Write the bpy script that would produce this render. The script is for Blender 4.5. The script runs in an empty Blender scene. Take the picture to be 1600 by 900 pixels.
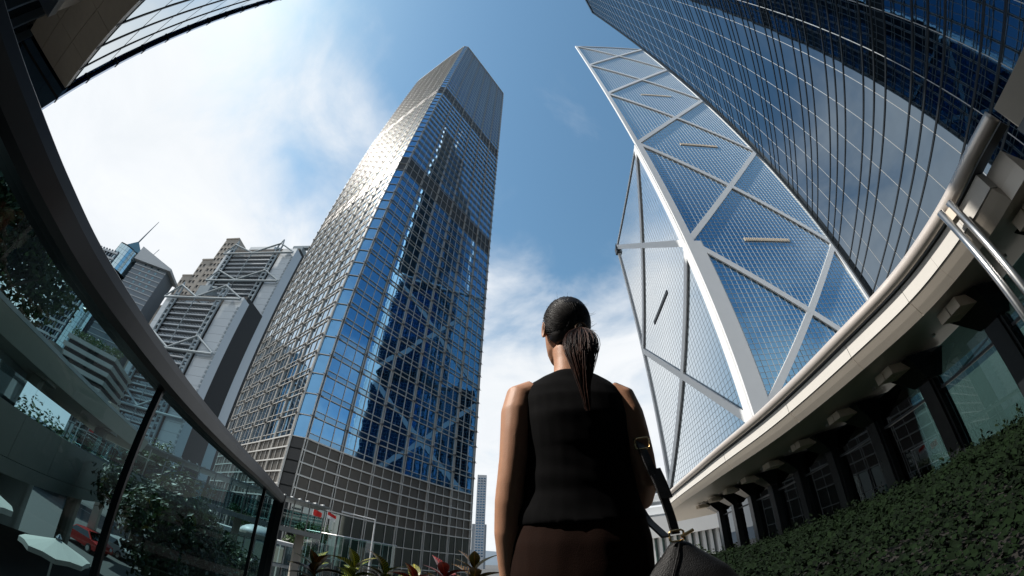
import bpy, bmesh, math, random
from mathutils import Vector, Matrix, Euler, noise as mnoise
random.seed(7)
PI = math.pi
def rad(a): return math.radians(a)
sc = bpy.context.scene
COL = sc.collection
STREET = -6.0          # street level below the camera
DECK = -0.80           # terrace floor; the camera is 0.8 m above it, at the origin

# ------------------------------------------------------------------ camera: a fisheye lens tilted up
PITCH, ROLL = 41.832, 0.879
cam = bpy.data.cameras.new('camera'); cam_o = bpy.data.objects.new('camera', cam); COL.objects.link(cam_o)
cam.type = 'PANO'
cam.sensor_fit = 'HORIZONTAL'; cam.sensor_width = 36.0; cam.sensor_height = 20.25
for tgt in (cam, getattr(cam, 'cycles', None)):
    if tgt is not None and hasattr(tgt, 'fisheye_polynomial_k0'):
        tgt.panorama_type = 'FISHEYE_LENS_POLYNOMIAL'
        tgt.fisheye_fov = PI * 1.2
        for k, v in enumerate((0.0, -7.72492008e-02, -2.40173442e-05, 2.93233219e-05, -4.02857178e-07)):
            setattr(tgt, 'fisheye_polynomial_k%d' % k, v)
cam.clip_start = 0.02; cam.clip_end = 20000
_p, _r = rad(PITCH), rad(ROLL)
_right0, _up0, _fwd = Vector((1, 0, 0)), Vector((0, -math.sin(_p), math.cos(_p))), Vector((0, math.cos(_p), math.sin(_p)))
_right = _right0 * math.cos(_r) + _up0 * math.sin(_r)
_up = _up0 * math.cos(_r) - _right0 * math.sin(_r)
cam_o.matrix_world = Matrix(((_right.x, _up.x, -_fwd.x, 0), (_right.y, _up.y, -_fwd.y, 0), (_right.z, _up.z, -_fwd.z, 0), (0, 0, 0, 1)))
sc.camera = cam_o

# ------------------------------------------------------------------ sky with clouds, sun, exposure
SUN_AZ, SUN_EL = -95.0, 50.0
world = bpy.data.worlds.new('World'); sc.world = world; world.use_nodes = True
nt = world.node_tree; nt.nodes.clear()
def wn(t, **kw):
    n = nt.nodes.new(t)
    for k, v in kw.items(): setattr(n, k, v)
    return n
def wl(a, b): nt.links.new(a, b)
def wmath(op, a, b=None, c=None, clamp=False):
    n = wn('ShaderNodeMath', operation=op, use_clamp=clamp)
    for i, x in enumerate((a, b, c)):
        if x is None: continue
        if isinstance(x, (int, float)): n.inputs[i].default_value = x
        else: wl(x, n.inputs[i])
    return n.outputs[0]
sky = wn('ShaderNodeTexSky', sky_type='NISHITA'); sky.sun_disc = False
sky.sun_elevation = rad(SUN_EL); sky.sun_rotation = rad(SUN_AZ)
sky.altitude = 20; sky.air_density = 1.0; sky.dust_density = 0.4; sky.ozone_density = 1.3
tc = wn('ShaderNodeTexCoord')
sep = wn('ShaderNodeSeparateXYZ'); wl(tc.outputs['Generated'], sep.inputs[0])
zc = wmath('MAXIMUM', sep.outputs[2], 0.03)
zz = wmath('ADD', zc, 0.28)
px = wmath('DIVIDE', sep.outputs[0], zz); py = wmath('DIVIDE', sep.outputs[1], zz)
comb = wn('ShaderNodeCombineXYZ'); wl(px, comb.inputs[0]); wl(py, comb.inputs[1]); comb.inputs[2].default_value = 3.7
n1 = wn('ShaderNodeTexNoise', noise_dimensions='3D'); wl(comb.outputs[0], n1.inputs['Vector'])
n1.inputs['Scale'].default_value = 1.15; n1.inputs['Detail'].default_value = 9; n1.inputs['Roughness'].default_value = 0.56; n1.inputs['Distortion'].default_value = 0.5
n2 = wn('ShaderNodeTexNoise', noise_dimensions='3D'); wl(comb.outputs[0], n2.inputs['Vector'])
n2.inputs['Scale'].default_value = 3.2; n2.inputs['Detail'].default_value = 8; n2.inputs['Roughness'].default_value = 0.58; n2.inputs['Distortion'].default_value = 0.5
# more cloud low over the horizon and towards the sun's side of the sky
low = wmath('MULTIPLY', wmath('POWER', wmath('SUBTRACT', 1.0, zc), 1.35), 0.76)
side = wmath('MULTIPLY', sep.outputs[0], -0.23)
cl = wmath('ADD', wmath('ADD', wmath('MULTIPLY', n1.outputs['Fac'], 0.95), wmath('MULTIPLY', n2.outputs['Fac'], 0.46)), wmath('ADD', low, side))
mr = wn('ShaderNodeMapRange', interpolation_type='SMOOTHSTEP'); wl(cl, mr.inputs['Value'])
mr.inputs['From Min'].default_value = 0.72; mr.inputs['From Max'].default_value = 1.12
mr.inputs['To Min'].default_value = 0.0; mr.inputs['To Max'].default_value = 0.97
cloudcol = wn('ShaderNodeMix', data_type='RGBA'); wl(n2.outputs['Fac'], cloudcol.inputs['Factor'])
cloudcol.inputs['A'].default_value = (4.9, 5.2, 5.5, 1); cloudcol.inputs['B'].default_value = (6.5, 6.55, 6.6, 1)
mix = wn('ShaderNodeMix', data_type='RGBA'); wl(mr.outputs[0], mix.inputs['Factor']); tint = wn('ShaderNodeMix', data_type='RGBA', blend_type='MULTIPLY'); tint.inputs['Factor'].default_value = 1.0; wl(sky.outputs[0], tint.inputs['A']); tint.inputs['B'].default_value = (0.98, 1.25, 1.15, 1); wl(tint.outputs['Result'], mix.inputs['A']); wl(cloudcol.outputs['Result'], mix.inputs['B'])
bg = wn('ShaderNodeBackground'); bg.inputs['Strength'].default_value = 0.15; wl(mix.outputs['Result'], bg.inputs['Color'])
wo = wn('ShaderNodeOutputWorld'); wl(bg.outputs[0], wo.inputs['Surface'])
sun = bpy.data.lights.new('sun', 'SUN'); sun.energy = 5.0; sun.angle = rad(0.5); sun.color = (1.0, 0.94, 0.86)
sun_o = bpy.data.objects.new('sun', sun); COL.objects.link(sun_o)
_s = Vector((math.sin(rad(SUN_AZ)) * math.cos(rad(SUN_EL)), math.cos(rad(SUN_AZ)) * math.cos(rad(SUN_EL)), math.sin(rad(SUN_EL))))
sun_o.rotation_euler = _s.to_track_quat('Z', 'Y').to_euler(); sun_o.location = _s * 400
sc.view_settings.view_transform = 'Standard'; sc.view_settings.look = 'None'
sc.view_settings.exposure = 0.12; sc.view_settings.gamma = 1.0; sc.view_settings.use_curve_mapping = False
sc.cycles.max_bounces = 8; sc.cycles.glossy_bounces = 5; sc.cycles.transparent_max_bounces = 16
sc.cycles.use_denoising = True
sc.cycles.caustics_reflective = False; sc.cycles.caustics_refractive = False

# ------------------------------------------------------------------ materials
MATS = {}
def mat(name, col, rough=0.6, metal=0.0, var=0.12, scale=6.0, bump=0.0, bscale=60.0, spec=0.5, coord='Object', stretch=None, extra=None):
    """Procedural surface: base colour broken up by noise, optional fine relief."""
    if name in MATS: return MATS[name]
    m = bpy.data.materials.new(name); m.use_nodes = True; MATS[name] = m
    t = m.node_tree; b = t.nodes['Principled BSDF']
    b.inputs['Roughness'].default_value = rough; b.inputs['Metallic'].default_value = metal
    b.inputs['Specular IOR Level'].default_value = spec
    tcn = t.nodes.new('ShaderNodeTexCoord'); vec = tcn.outputs[coord]
    if stretch:
        mp = t.nodes.new('ShaderNodeMapping'); mp.inputs['Scale'].default_value = stretch; t.links.new(vec, mp.inputs[0]); vec = mp.outputs[0]
    n = t.nodes.new('ShaderNodeTexNoise'); n.inputs['Scale'].default_value = scale; n.inputs['Detail'].default_value = 6; n.inputs['Roughness'].default_value = 0.6
    t.links.new(vec, n.inputs['Vector'])
    mx = t.nodes.new('ShaderNodeMix'); mx.data_type = 'RGBA'
    mx.inputs['A'].default_value = (*[c * (1 - var) for c in col], 1); mx.inputs['B'].default_value = (*[min(1, c * (1 + var)) for c in col], 1)
    t.links.new(n.outputs['Fac'], mx.inputs['Factor'])
    t.links.new(mx.outputs['Result'], b.inputs['Base Color'])
    rr = t.nodes.new('ShaderNodeMapRange'); rr.inputs['To Min'].default_value = max(0.0, rough * 0.8); rr.inputs['To Max'].default_value = min(1, rough * 1.2)
    t.links.new(n.outputs['Fac'], rr.inputs['Value']); t.links.new(rr.outputs[0], b.inputs['Roughness'])
    if bump:
        n3 = t.nodes.new('ShaderNodeTexNoise'); n3.inputs['Scale'].default_value = bscale; n3.inputs['Detail'].default_value = 5
        t.links.new(vec, n3.inputs['Vector'])
        bp = t.nodes.new('ShaderNodeBump'); bp.inputs['Strength'].default_value = bump; bp.inputs['Distance'].default_value = 0.02
        t.links.new(n3.outputs['Fac'], bp.inputs['Height']); t.links.new(bp.outputs[0], b.inputs['Normal'])
    return m
def mirror_glass(name, tint, rough=0.02, wave=0.0, wscale=0.15, graze=None, span=(.40, .66)):
    """Coated facade glass: tinted reflection, faint waviness of the pane."""
    if name in MATS: return MATS[name]
    m = bpy.data.materials.new(name); m.use_nodes = True; MATS[name] = m
    t = m.node_tree; b = t.nodes['Principled BSDF']
    b.inputs['Metallic'].default_value = 1.0; b.inputs['Roughness'].default_value = rough
    tcn = t.nodes.new('ShaderNodeTexCoord')
    n = t.nodes.new('ShaderNodeTexNoise'); n.inputs['Scale'].default_value = 0.7; n.inputs['Detail'].default_value = 3
    t.links.new(tcn.outputs['Object'], n.inputs['Vector'])
    mx = t.nodes.new('ShaderNodeMix'); mx.data_type = 'RGBA'
    mx.inputs['A'].default_value = (*[c * 0.9 for c in tint], 1); mx.inputs['B'].default_value = (*[min(1, c * 1.1) for c in tint], 1)
    t.links.new(n.outputs['Fac'], mx.inputs['Factor']); t.links.new(mx.outputs['Result'], b.inputs['Base Color'])
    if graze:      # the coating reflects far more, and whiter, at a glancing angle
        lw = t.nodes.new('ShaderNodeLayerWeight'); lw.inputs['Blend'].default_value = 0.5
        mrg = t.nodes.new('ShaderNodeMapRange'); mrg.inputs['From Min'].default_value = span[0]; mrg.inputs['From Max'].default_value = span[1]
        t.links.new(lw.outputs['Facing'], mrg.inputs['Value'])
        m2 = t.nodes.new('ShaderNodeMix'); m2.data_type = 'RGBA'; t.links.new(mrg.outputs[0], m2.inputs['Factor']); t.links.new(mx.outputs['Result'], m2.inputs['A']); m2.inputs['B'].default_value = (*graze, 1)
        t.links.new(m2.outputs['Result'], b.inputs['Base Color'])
    if wave:
        n3 = t.nodes.new('ShaderNodeTexNoise'); n3.inputs['Scale'].default_value = wscale; n3.inputs['Detail'].default_value = 2
        t.links.new(tcn.outputs['Object'], n3.inputs['Vector'])
        bp = t.nodes.new('ShaderNodeBump'); bp.inputs['Strength'].default_value = wave; bp.inputs['Distance'].default_value = 0.05
        t.links.new(n3.outputs['Fac'], bp.inputs['Height']); t.links.new(bp.outputs[0], b.inputs['Normal'])
    return m
def clear_glass(name, tint, refl=1.0):
    """Thin see-through sheet: tinted transmission with a fresnel reflection."""
    if name in MATS: return MATS[name]
    m = bpy.data.materials.new(name); m.use_nodes = True; MATS[name] = m
    t = m.node_tree; t.nodes.clear()
    o = t.nodes.new('ShaderNodeOutputMaterial'); mixs = t.nodes.new('ShaderNodeMixShader')
    tr = t.nodes.new('ShaderNodeBsdfTransparent'); tr.inputs[0].default_value = (*tint, 1)
    gl = t.nodes.new('ShaderNodeBsdfGlossy'); gl.inputs['Roughness'].default_value = 0.01; gl.inputs['Color'].default_value = (0.9, 0.95, 1, 1)
    fr = t.nodes.new('ShaderNodeFresnel'); fr.inputs['IOR'].default_value = 1.5
    mm = t.nodes.new('ShaderNodeMath'); mm.operation = 'MULTIPLY'; mm.inputs[1].default_value = refl; mm.use_clamp = True
    t.links.new(fr.outputs[0], mm.inputs[0]); t.links.new(mm.outputs[0], mixs.inputs[0])
    t.links.new(tr.outputs[0], mixs.inputs[1]); t.links.new(gl.outputs[0], mixs.inputs[2]); t.links.new(mixs.outputs[0], o.inputs[0])
    return m
def leaf_mat(name, c1, c2, rough=0.45, scale=3.0, trans=0.25, spec=.5):
    if name in MATS: return MATS[name]
    m = bpy.data.materials.new(name); m.use_nodes = True; MATS[name] = m
    t = m.node_tree; b = t.nodes['Principled BSDF']; b.inputs['Roughness'].default_value = rough; b.inputs['Specular IOR Level'].default_value = spec
    g = t.nodes.new('ShaderNodeNewGeometry')
    mx = t.nodes.new('ShaderNodeMix'); mx.data_type = 'RGBA'
    mx.inputs['A'].default_value = (*c1, 1); mx.inputs['B'].default_value = (*c2, 1)
    t.links.new(g.outputs['Random Per Island'], mx.inputs['Factor']); t.links.new(mx.outputs['Result'], b.inputs['Base Color'])
    tl = t.nodes.new('ShaderNodeBsdfTranslucent'); t.links.new(mx.outputs['Result'], tl.inputs[0])
    ms = t.nodes.new('ShaderNodeMixShader'); ms.inputs[0].default_value = trans
    t.links.new(b.outputs[0], ms.inputs[1]); t.links.new(tl.outputs[0], ms.inputs[2]); t.links.new(ms.outputs[0], t.nodes['Material Output'].inputs[0])
    return m

# ------------------------------------------------------------------ geometry helpers
class Frame:
    """A facade's own axes: U along it, V up, N outwards."""
    def __init__(s, O, az, flip=False):
        s.O = Vector(O); a = rad(az); s.U = Vector((math.sin(a), math.cos(a), 0)); s.V = Vector((0, 0, 1))
        s.N = Vector((s.U.y, -s.U.x, 0)) if not flip else Vector((-s.U.y, s.U.x, 0))
    def p(s, u, v, n=0.0): return s.O + s.U * u + s.V * v + s.N * n
    def mat(s, u, v, n=0.0):
        M = Matrix.Identity(4)
        for i, a in enumerate((s.U, s.V, s.N)):
            for r in range(3): M[r][i] = a[r]
        q = s.p(u, v, n)
        for r in range(3): M[r][3] = q[r]
        return M
class MB:
    def __init__(s): s.v, s.f, s.m = [], [], []
    def face(s, pts, m=0):
        k = len(s.v); s.v += [tuple(p) for p in pts]; s.f.append(tuple(range(k, k + len(pts)))); s.m.append(m); return s
    def hexa(s, c, m=0):   # 8 corners: bottom ring then top ring
        k = len(s.v); s.v += [tuple(p) for p in c]
        for q in ((0, 3, 2, 1), (4, 5, 6, 7), (0, 1, 5, 4), (1, 2, 6, 5), (2, 3, 7, 6), (3, 0, 4, 7)):
            s.f.append(tuple(k + i for i in q)); s.m.append(m)
        return s
    def fbox(s, F, u0, u1, v0, v1, n0, n1, m=0):
        return s.hexa([F.p(u0, v0, n0), F.p(u1, v0, n0), F.p(u1, v0, n1), F.p(u0, v0, n1), F.p(u0, v1, n0), F.p(u1, v1, n0), F.p(u1, v1, n1), F.p(u0, v1, n1)], m)
    def box(s, x0, x1, y0, y1, z0, z1, m=0):
        return s.hexa([(x0, y0, z0), (x1, y0, z0), (x1, y1, z0), (x0, y1, z0), (x0, y0, z1), (x1, y0, z1), (x1, y1, z1), (x0, y1, z1)], m)
    def beam(s, a, b, w, n0, n1, N, m=0):   # a bar from a to b lying on a plane with normal N
        a, b, N = Vector(a), Vector(b), Vector(N).normalized(); t = (b - a).normalized(); q = N.cross(t).normalized() * (w / 2)
        return s.hexa([a - q + N * n0, b - q + N * n0, b + q + N * n0, a + q + N * n0, a - q + N * n1, b - q + N * n1, b + q + N * n1, a + q + N * n1], m)
    def tube(s, path, r, seg=10, m=0, caps=True):
        path = [Vector(p) for p in path]; rs = r if isinstance(r, (list, tuple)) else [r] * len(path)
        k0 = len(s.v); up = None
        for i, p in enumerate(path):
            t = (path[min(i + 1, len(path) - 1)] - path[max(i - 1, 0)]).normalized()
            if up is None: up = Vector((0, 0, 1)) if abs(t.z) < 0.9 else Vector((1, 0, 0))
            a = t.cross(up)
            if a.length < 1e-4: a = t.cross(Vector((0, 1, 0)))
            a.normalize(); b = a.cross(t).normalized(); up = b
            for j in range(seg):
                q = 2 * PI * j / seg; s.v.append(tuple(p + (a * math.cos(q) + b * math.sin(q)) * rs[i]))
        for i in range(len(path) - 1):
            for j in range(seg):
                s.f.append((k0 + i * seg + j, k0 + i * seg + (j + 1) % seg, k0 + (i + 1) * seg + (j + 1) % seg, k0 + (i + 1) * seg + j)); s.m.append(m)
        if caps:
            s.f.append(tuple(k0 + j for j in reversed(range(seg)))); s.m.append(m)
            e = k0 + (len(path) - 1) * seg; s.f.append(tuple(e + j for j in range(seg))); s.m.append(m)
        return s
    def loft(s, rings, m=0, caps=True, closed=True):
        k0 = len(s.v); n = len(rings[0])
        for r in rings: s.v += [tuple(p) for p in r]
        for i in range(len(rings) - 1):
            for j in range(n if closed else n - 1):
                s.f.append((k0 + i * n + j, k0 + i * n + (j + 1) % n, k0 + (i + 1) * n + (j + 1) % n, k0 + (i + 1) * n + j)); s.m.append(m)
        if caps:
            s.f.append(tuple(k0 + j for j in reversed(range(n)))); s.m.append(m)
            e = k0 + (len(rings) - 1) * n; s.f.append(tuple(e + j for j in range(n))); s.m.append(m)
        return s
    def sweep(s, path, prof, m=0, caps=True, closed=True, zup=True):
        """Profile (offset to the right of travel, height) carried along a path."""
        path = [Vector(p) for p in path]; rings = []
        for i, p in enumerate(path):
            t = (path[min(i + 1, len(path) - 1)] - path[max(i - 1, 0)]); t.z = 0; t.normalize(); r = Vector((t.y, -t.x, 0))
            rings.append([p + r * o + Vector((0, 0, h)) for o, h in prof])
        return s.loft(rings, m, caps, closed)
    def mesh(s, name, mats, smooth=False):
        me = bpy.data.meshes.new(name); me.from_pydata(s.v, [], s.f)
        for x in (mats if isinstance(mats, (list, tuple)) else [mats]): me.materials.append(x)
        if any(s.m): me.polygons.foreach_set('material_index', s.m)
        if smooth: me.polygons.foreach_set('use_smooth', [True] * len(me.polygons))
        me.update(); return me
    def build(s, name, mats, parent=None, smooth=False, stuff=False):
        return link(name, s.mesh(name, mats, smooth), parent, stuff=stuff)
def link(name, me, parent=None, M=None, stuff=False):
    o = bpy.data.objects.new(name, me); COL.objects.link(o)
    if M is not None: o.matrix_basis = M
    if parent is not None:
        o.parent = parent
        if parent.type == 'EMPTY': o.matrix_parent_inverse = Matrix.Translation(parent.location).inverted()
    if stuff: o['kind'] = 'stuff'
    return o
def thing(name, label, cat, loc, group=None):
    o = bpy.data.objects.new(name, None); COL.objects.link(o); o.location = loc; o.empty_display_size = 0.5
    return tag(o, label, cat, group)
def tag(o, label=None, cat=None, group=None, kind=None):
    if label: o['label'] = label
    if cat: o['category'] = cat
    if group: o['group'] = group
    if kind: o['kind'] = kind
    return o
def polar(az, d, z=0.0): return Vector((math.sin(rad(az)) * d, math.cos(rad(az)) * d, z))
def catmull(pts, n=8):
    pts = [Vector(p) for p in pts]; P = [pts[0] * 2 - pts[1]] + pts + [pts[-1] * 2 - pts[-2]]; out = []
    for i in range(1, len(P) - 2):
        for k in range(n):
            t = k / n; a, b, c, d = P[i - 1], P[i], P[i + 1], P[i + 2]
            out.append(0.5 * ((2 * b) + (c - a) * t + (2 * a - 5 * b + 4 * c - d) * t * t + (3 * b - a - 3 * c + d) * t ** 3))
    return out + [pts[-1]]
def pane_mesh(name, w, h, m, th=0.06):
    mb = MB(); mb.box(-w / 2, w / 2, -h / 2, h / 2, -th, 0); return mb.mesh(name, m)
def pane_quad(mb, F, u0, u1, v0, v1, n, tilt, m=0):
    a, b = random.gauss(0, tilt), random.gauss(0, tilt); uc, vc = (u0 + u1) / 2, (v0 + v1) / 2
    mb.face([F.p(u, v, n + a * (u - uc) + b * (v - vc)) for u, v in ((u0, v0), (u1, v0), (u1, v1), (u0, v1))], m)
def pane_obj(me, parent, F, u, v, n, tilt, name='pane'):
    M = F.mat(u, v, n) @ Euler((random.gauss(0, tilt), random.gauss(0, tilt), 0)).to_matrix().to_4x4()
    return link(name, me, parent, M)

# ------------------------------------------------------------------ shared surfaces
STEEL = mat('brushed_steel', (0.50, 0.50, 0.49), 0.32, 1.0, 0.10, 3.0)
DSTEEL = mat('dark_steel', (0.10, 0.11, 0.12), 0.4, 0.6, 0.15, 4.0)
WHITE = mat('white_cladding', (0.74, 0.76, 0.77), 0.45, 0.0, 0.05, 0.4)
CONC = mat('pale_concrete', (0.42, 0.39, 0.34), 0.8, 0.0, 0.14, 1.3, 0.25, 30)
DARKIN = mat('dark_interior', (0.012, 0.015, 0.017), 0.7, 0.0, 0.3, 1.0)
GRANITE = mat('pale_granite', (0.34, 0.32, 0.29), 0.55, 0.0, 0.16, 9.0, 0.1, 80)

# ------------------------------------------------------------------ ground
g = MB(); g.face([(-6000, -6000, STREET), (6000, -6000, STREET), (6000, 6000, STREET), (-6000, 6000, STREET)])
tag(g.build('ground', mat('paving_ground', (0.085, 0.085, 0.083), 0.85, 0, 0.25, 0.15, 0.2, 3)), kind='structure')
rd = MB(); rd.hexa([(-140, 26, STREET - .3), (60, 36, STREET - .3), (60, 48, STREET - .3), (-140, 38, STREET - .3), (-140, 26, STREET + .004), (60, 36, STREET + .004), (60, 48, STREET + .004), (-140, 38, STREET + .004)])
tag(rd.build('road', mat('asphalt', (0.05, 0.05, 0.052), 0.9, 0, 0.2, 2.0, 0.3, 60)), kind='structure')
mk = MB()
for i in range(32):
    x = -138 + i * 6.0; y = 32 + (x + 140) / 20.0; mk.box(x, x + 2.6, y - .07, y + .07, STREET + .006, STREET + .010)
tag(mk.build('road_marking', mat('road_paint', (0.7, 0.7, 0.66), 0.7, 0, 0.2, 8)), kind='structure')

# ------------------------------------------------------------------ tall square tower with steel and glass grid
def steel_tower():
    M0 = Vector((-34.34, 54.0, 0)); S = 47.0; CH = 1.9; TOP = 275.0
    FF, FL = Frame(M0, 34.6), Frame(M0, -55.4, True)
    R0, L0 = FF.p(S, 0), FL.p(S, 0); B0 = FF.p(S, 0) + FL.U * S
    FR, FB = Frame(R0, -55.4), Frame(L0, 34.6, True)      # far sides
    t = thing('glass_tower', 'tall square office tower with a silver steel grid and blue mirror glass', 'tower', (M0 + B0) / 2 + Vector((0, 0, STREET)))
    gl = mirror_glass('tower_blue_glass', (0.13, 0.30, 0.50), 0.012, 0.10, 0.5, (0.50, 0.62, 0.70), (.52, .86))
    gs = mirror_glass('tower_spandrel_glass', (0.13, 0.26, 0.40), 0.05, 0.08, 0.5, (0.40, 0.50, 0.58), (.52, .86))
    metal = mat('tower_steel', (0.62, 0.61, 0.58), 0.38, 0.3, 0.08, 0.8)
    dk = mat('tower_plant_louvre', (0.055, 0.055, 0.055), 0.5, 0.5, 0.2, 1.0)
    lou = mat('tower_base_louvre', (0.11, 0.10, 0.088), 0.45, 0.7, 0.15, 0.5)
    FH, Z0 = 4.047, 16.0; NF = 64
    mech = {20, 21, 38, 39}
    bays = 6; PW = (S - 2 * CH) / (bays * 3)
    mp, ms = pane_mesh('vision_pane', PW - .08, 2.72, gl), pane_mesh('spandrel_pane', PW - .08, 1.05, gs)
    # core so nothing shows through the joints
    core = MB(); q = .35
    ring = [FF.p(CH, 0, -q), FF.p(S - CH, 0, -q), FR.p(CH, 0, -q), FR.p(S - CH, 0, -q), FB.p(S - CH, 0, -q), FB.p(CH, 0, -q), FL.p(S - CH, 0, -q), FL.p(CH, 0, -q)]
    core.loft([[p + Vector((0, 0, z)) for p in ring] for z in (STREET, TOP - 1)]); core.build('core', DARKIN, t)
    # glass
    rest = MB()
    for F, near in ((FF, 9), (FL, 8), (FR, 0), (FB, 0)):
        for f in range(NF):
            z = Z0 + f * FH; m = 2 if f in mech else 0
            for c in range(bays * 3):
                u0 = CH + c * PW
                if f < near and m == 0:
                    pane_obj(mp, t, F, u0 + PW / 2, z + 1.15 + 1.36, 0, .0022)
                    pane_quad(rest, F, u0 + .04, u0 + PW - .04, z + .05, z + 1.1, -.02, .002, 1)
                else:
                    pane_quad(rest, F, u0 + .04, u0 + PW - .04, z + 1.15, z + 3.9, 0, .0022, 2 if m else 0)
                    pane_quad(rest, F, u0 + .04, u0 + PW - .04, z + .05, z + 1.1, -.02, .002, 2 if m else 1)
    # chamfered corners: one glass strip per floor
    for a, b in ((FL.p(CH, 0), FF.p(CH, 0)), (FF.p(S - CH, 0), FR.p(CH, 0)), (FL.p(S - CH, 0), FB.p(CH, 0))):
        dn = (b - a).normalized(); nn = Vector((dn.y, -dn.x, 0))
        for f in range(NF):
            z = Z0 + f * FH; j = random.gauss(0, .006)
            rest.face([a + Vector((0, 0, z + .1)), b + Vector((0, 0, z + .1)), b + Vector((0, 0, z + 3.95)) + nn * j, a + Vector((0, 0, z + 3.95)) + nn * j], 2 if f in mech else 0)
    rest.build('glazing', [gl, gs, dk], t, stuff=True)
    # floor bars, mullions
    for F in (FF, FL):
        bar = MB(); bar.box(CH - .3, S - CH + .3, -.07, .07, 0, .2); bm = bar.mesh('floor_bar', metal)
        bar2 = MB(); bar2.box(CH - .3, S - CH + .3, -.045, .045, 0, .16); bm2 = bar2.mesh('sill_bar', metal)
        for f in range(NF + 1):
            link('floor_bar', bm, t, F.mat(0, Z0 + f * FH, 0))
            if f < NF and f not in mech: link('sill_bar', bm2, t, F.mat(0, Z0 + f * FH + 1.12, 0))
        mu = MB(); mu.box(-.05, .05, STREET, TOP, 0, .14); mm = mu.mesh('mullion', metal)
        mu2 = MB(); mu2.box(-.27, -.15, STREET, TOP, 0, .3); mu2.box(.15, .27, STREET, TOP, 0, .3); mm2 = mu2.mesh('main_mullion', metal)
        for c in range(bays * 3 + 1):
            if c % 3 == 0: link('main_mullion', mm2, t, F.mat(CH + c * PW, 0, 0))
            else: link('mullion', mm, t, F.mat(CH + c * PW, 0, 0))
        br = MB()
        for f in range(1, NF):
            for c in range(0, bays * 3 + 1, 3):
                u = CH + c * PW; z = Z0 + f * FH
                br.fbox(F, u - .75, u + .75, z - .04, z + .04, .31, .40); br.fbox(F, u - .05, u + .05, z - .25, z + .25, .31, .62)
        br.build('bracket', mat('bracket_steel', (0.16, 0.15, 0.14), 0.5, 0.6, 0.2, 2), t, stuff=True)
    far = MB()
    for F in (FR, FB):
        for f in range(NF + 1): far.fbox(F, CH, S - CH, Z0 + f * FH - .1, Z0 + f * FH + .1, 0, .25)
        for c in range(0, bays * 3 + 1, 3): far.fbox(F, CH + c * PW - .35, CH + c * PW + .35, STREET, TOP, 0, .45)
    far.build('far_side_grid', metal, t, stuff=True)
    # plant floors above the lobby: louvred panels between bars
    PZ = [5.6, 7.7, 9.8, 11.9, 14.0, 16.0]
    for F in (FF, FL):
        lp = pane_mesh('louvre_panel', PW - .12, 1.86, lou, .1)
        for r in range(5):
            for c in range(bays * 3): link('louvre_panel', lp, t, F.mat(CH + c * PW + PW / 2, (PZ[r] + PZ[r + 1]) / 2, -.03))
        bb = MB()
        for z in PZ: bb.fbox(F, CH - .3, S - CH + .3, z - .12, z + .12, 0, .32)
        bb.build('plant_floor_rail', metal, t)
        lob = MB()
        for c in range(bays * 3):
            for z0, z1 in ((STREET + .2, -2.2), (-2.0, 1.7), (1.9, 5.4)): pane_quad(lob, F, CH + c * PW + .06, CH + (c + 1) * PW - .06, z0, z1, -.1, .003)
        lob.build('lobby_glass', mirror_glass('lobby_glass', (0.16, 0.19, 0.19), 0.02), t)
        lb = MB()
        for z in (-2.1, 1.8): lb.fbox(F, CH, S - CH, z - .1, z + .1, -.05, .2)
        lb.build('lobby_rail', metal, t)
    cp = MB(); a, b = FL.p(CH, 0), FF.p(CH, 0)
    for z0, z1 in zip(PZ[:-1], PZ[1:]): cp.face([a + Vector((0, 0, z0 + .12)), b + Vector((0, 0, z0 + .12)), b + Vector((0, 0, z1 - .12)), a + Vector((0, 0, z1 - .12))])
    cp.build('corner_louvre', dk, t)
    rings = MB(); out = .3
    for f in range(NF + 1):
        for (Fa, ua, Fb, ub) in ((FL, CH, FF, CH), (FF, S - CH, FR, CH), (FL, S - CH, FB, CH)):
            pa, pb = Fa.p(ua, Z0 + f * FH), Fb.p(ub, Z0 + f * FH); d = (pb - pa).normalized(); nn = Vector((d.y, -d.x, 0))
            if (Fb is FB): nn = -nn
            rings.beam(pa, pb, .14, 0, .22, nn)
    rings.build('corner_bar', metal, t, stuff=True)
    rf = MB(); rr = [FF.p(CH, 0, .3), FF.p(S - CH, 0, .3), FR.p(CH, 0, .3), FR.p(S - CH, 0, .3), FB.p(S - CH, 0, .3), FB.p(CH, 0, .3), FL.p(S - CH, 0, .3), FL.p(CH, 0, .3)]
    rf.loft([[p + Vector((0, 0, z)) for p in rr] for z in (TOP - .8, TOP + .6)]); rf.build('parapet', metal, t)
steel_tower()

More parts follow.
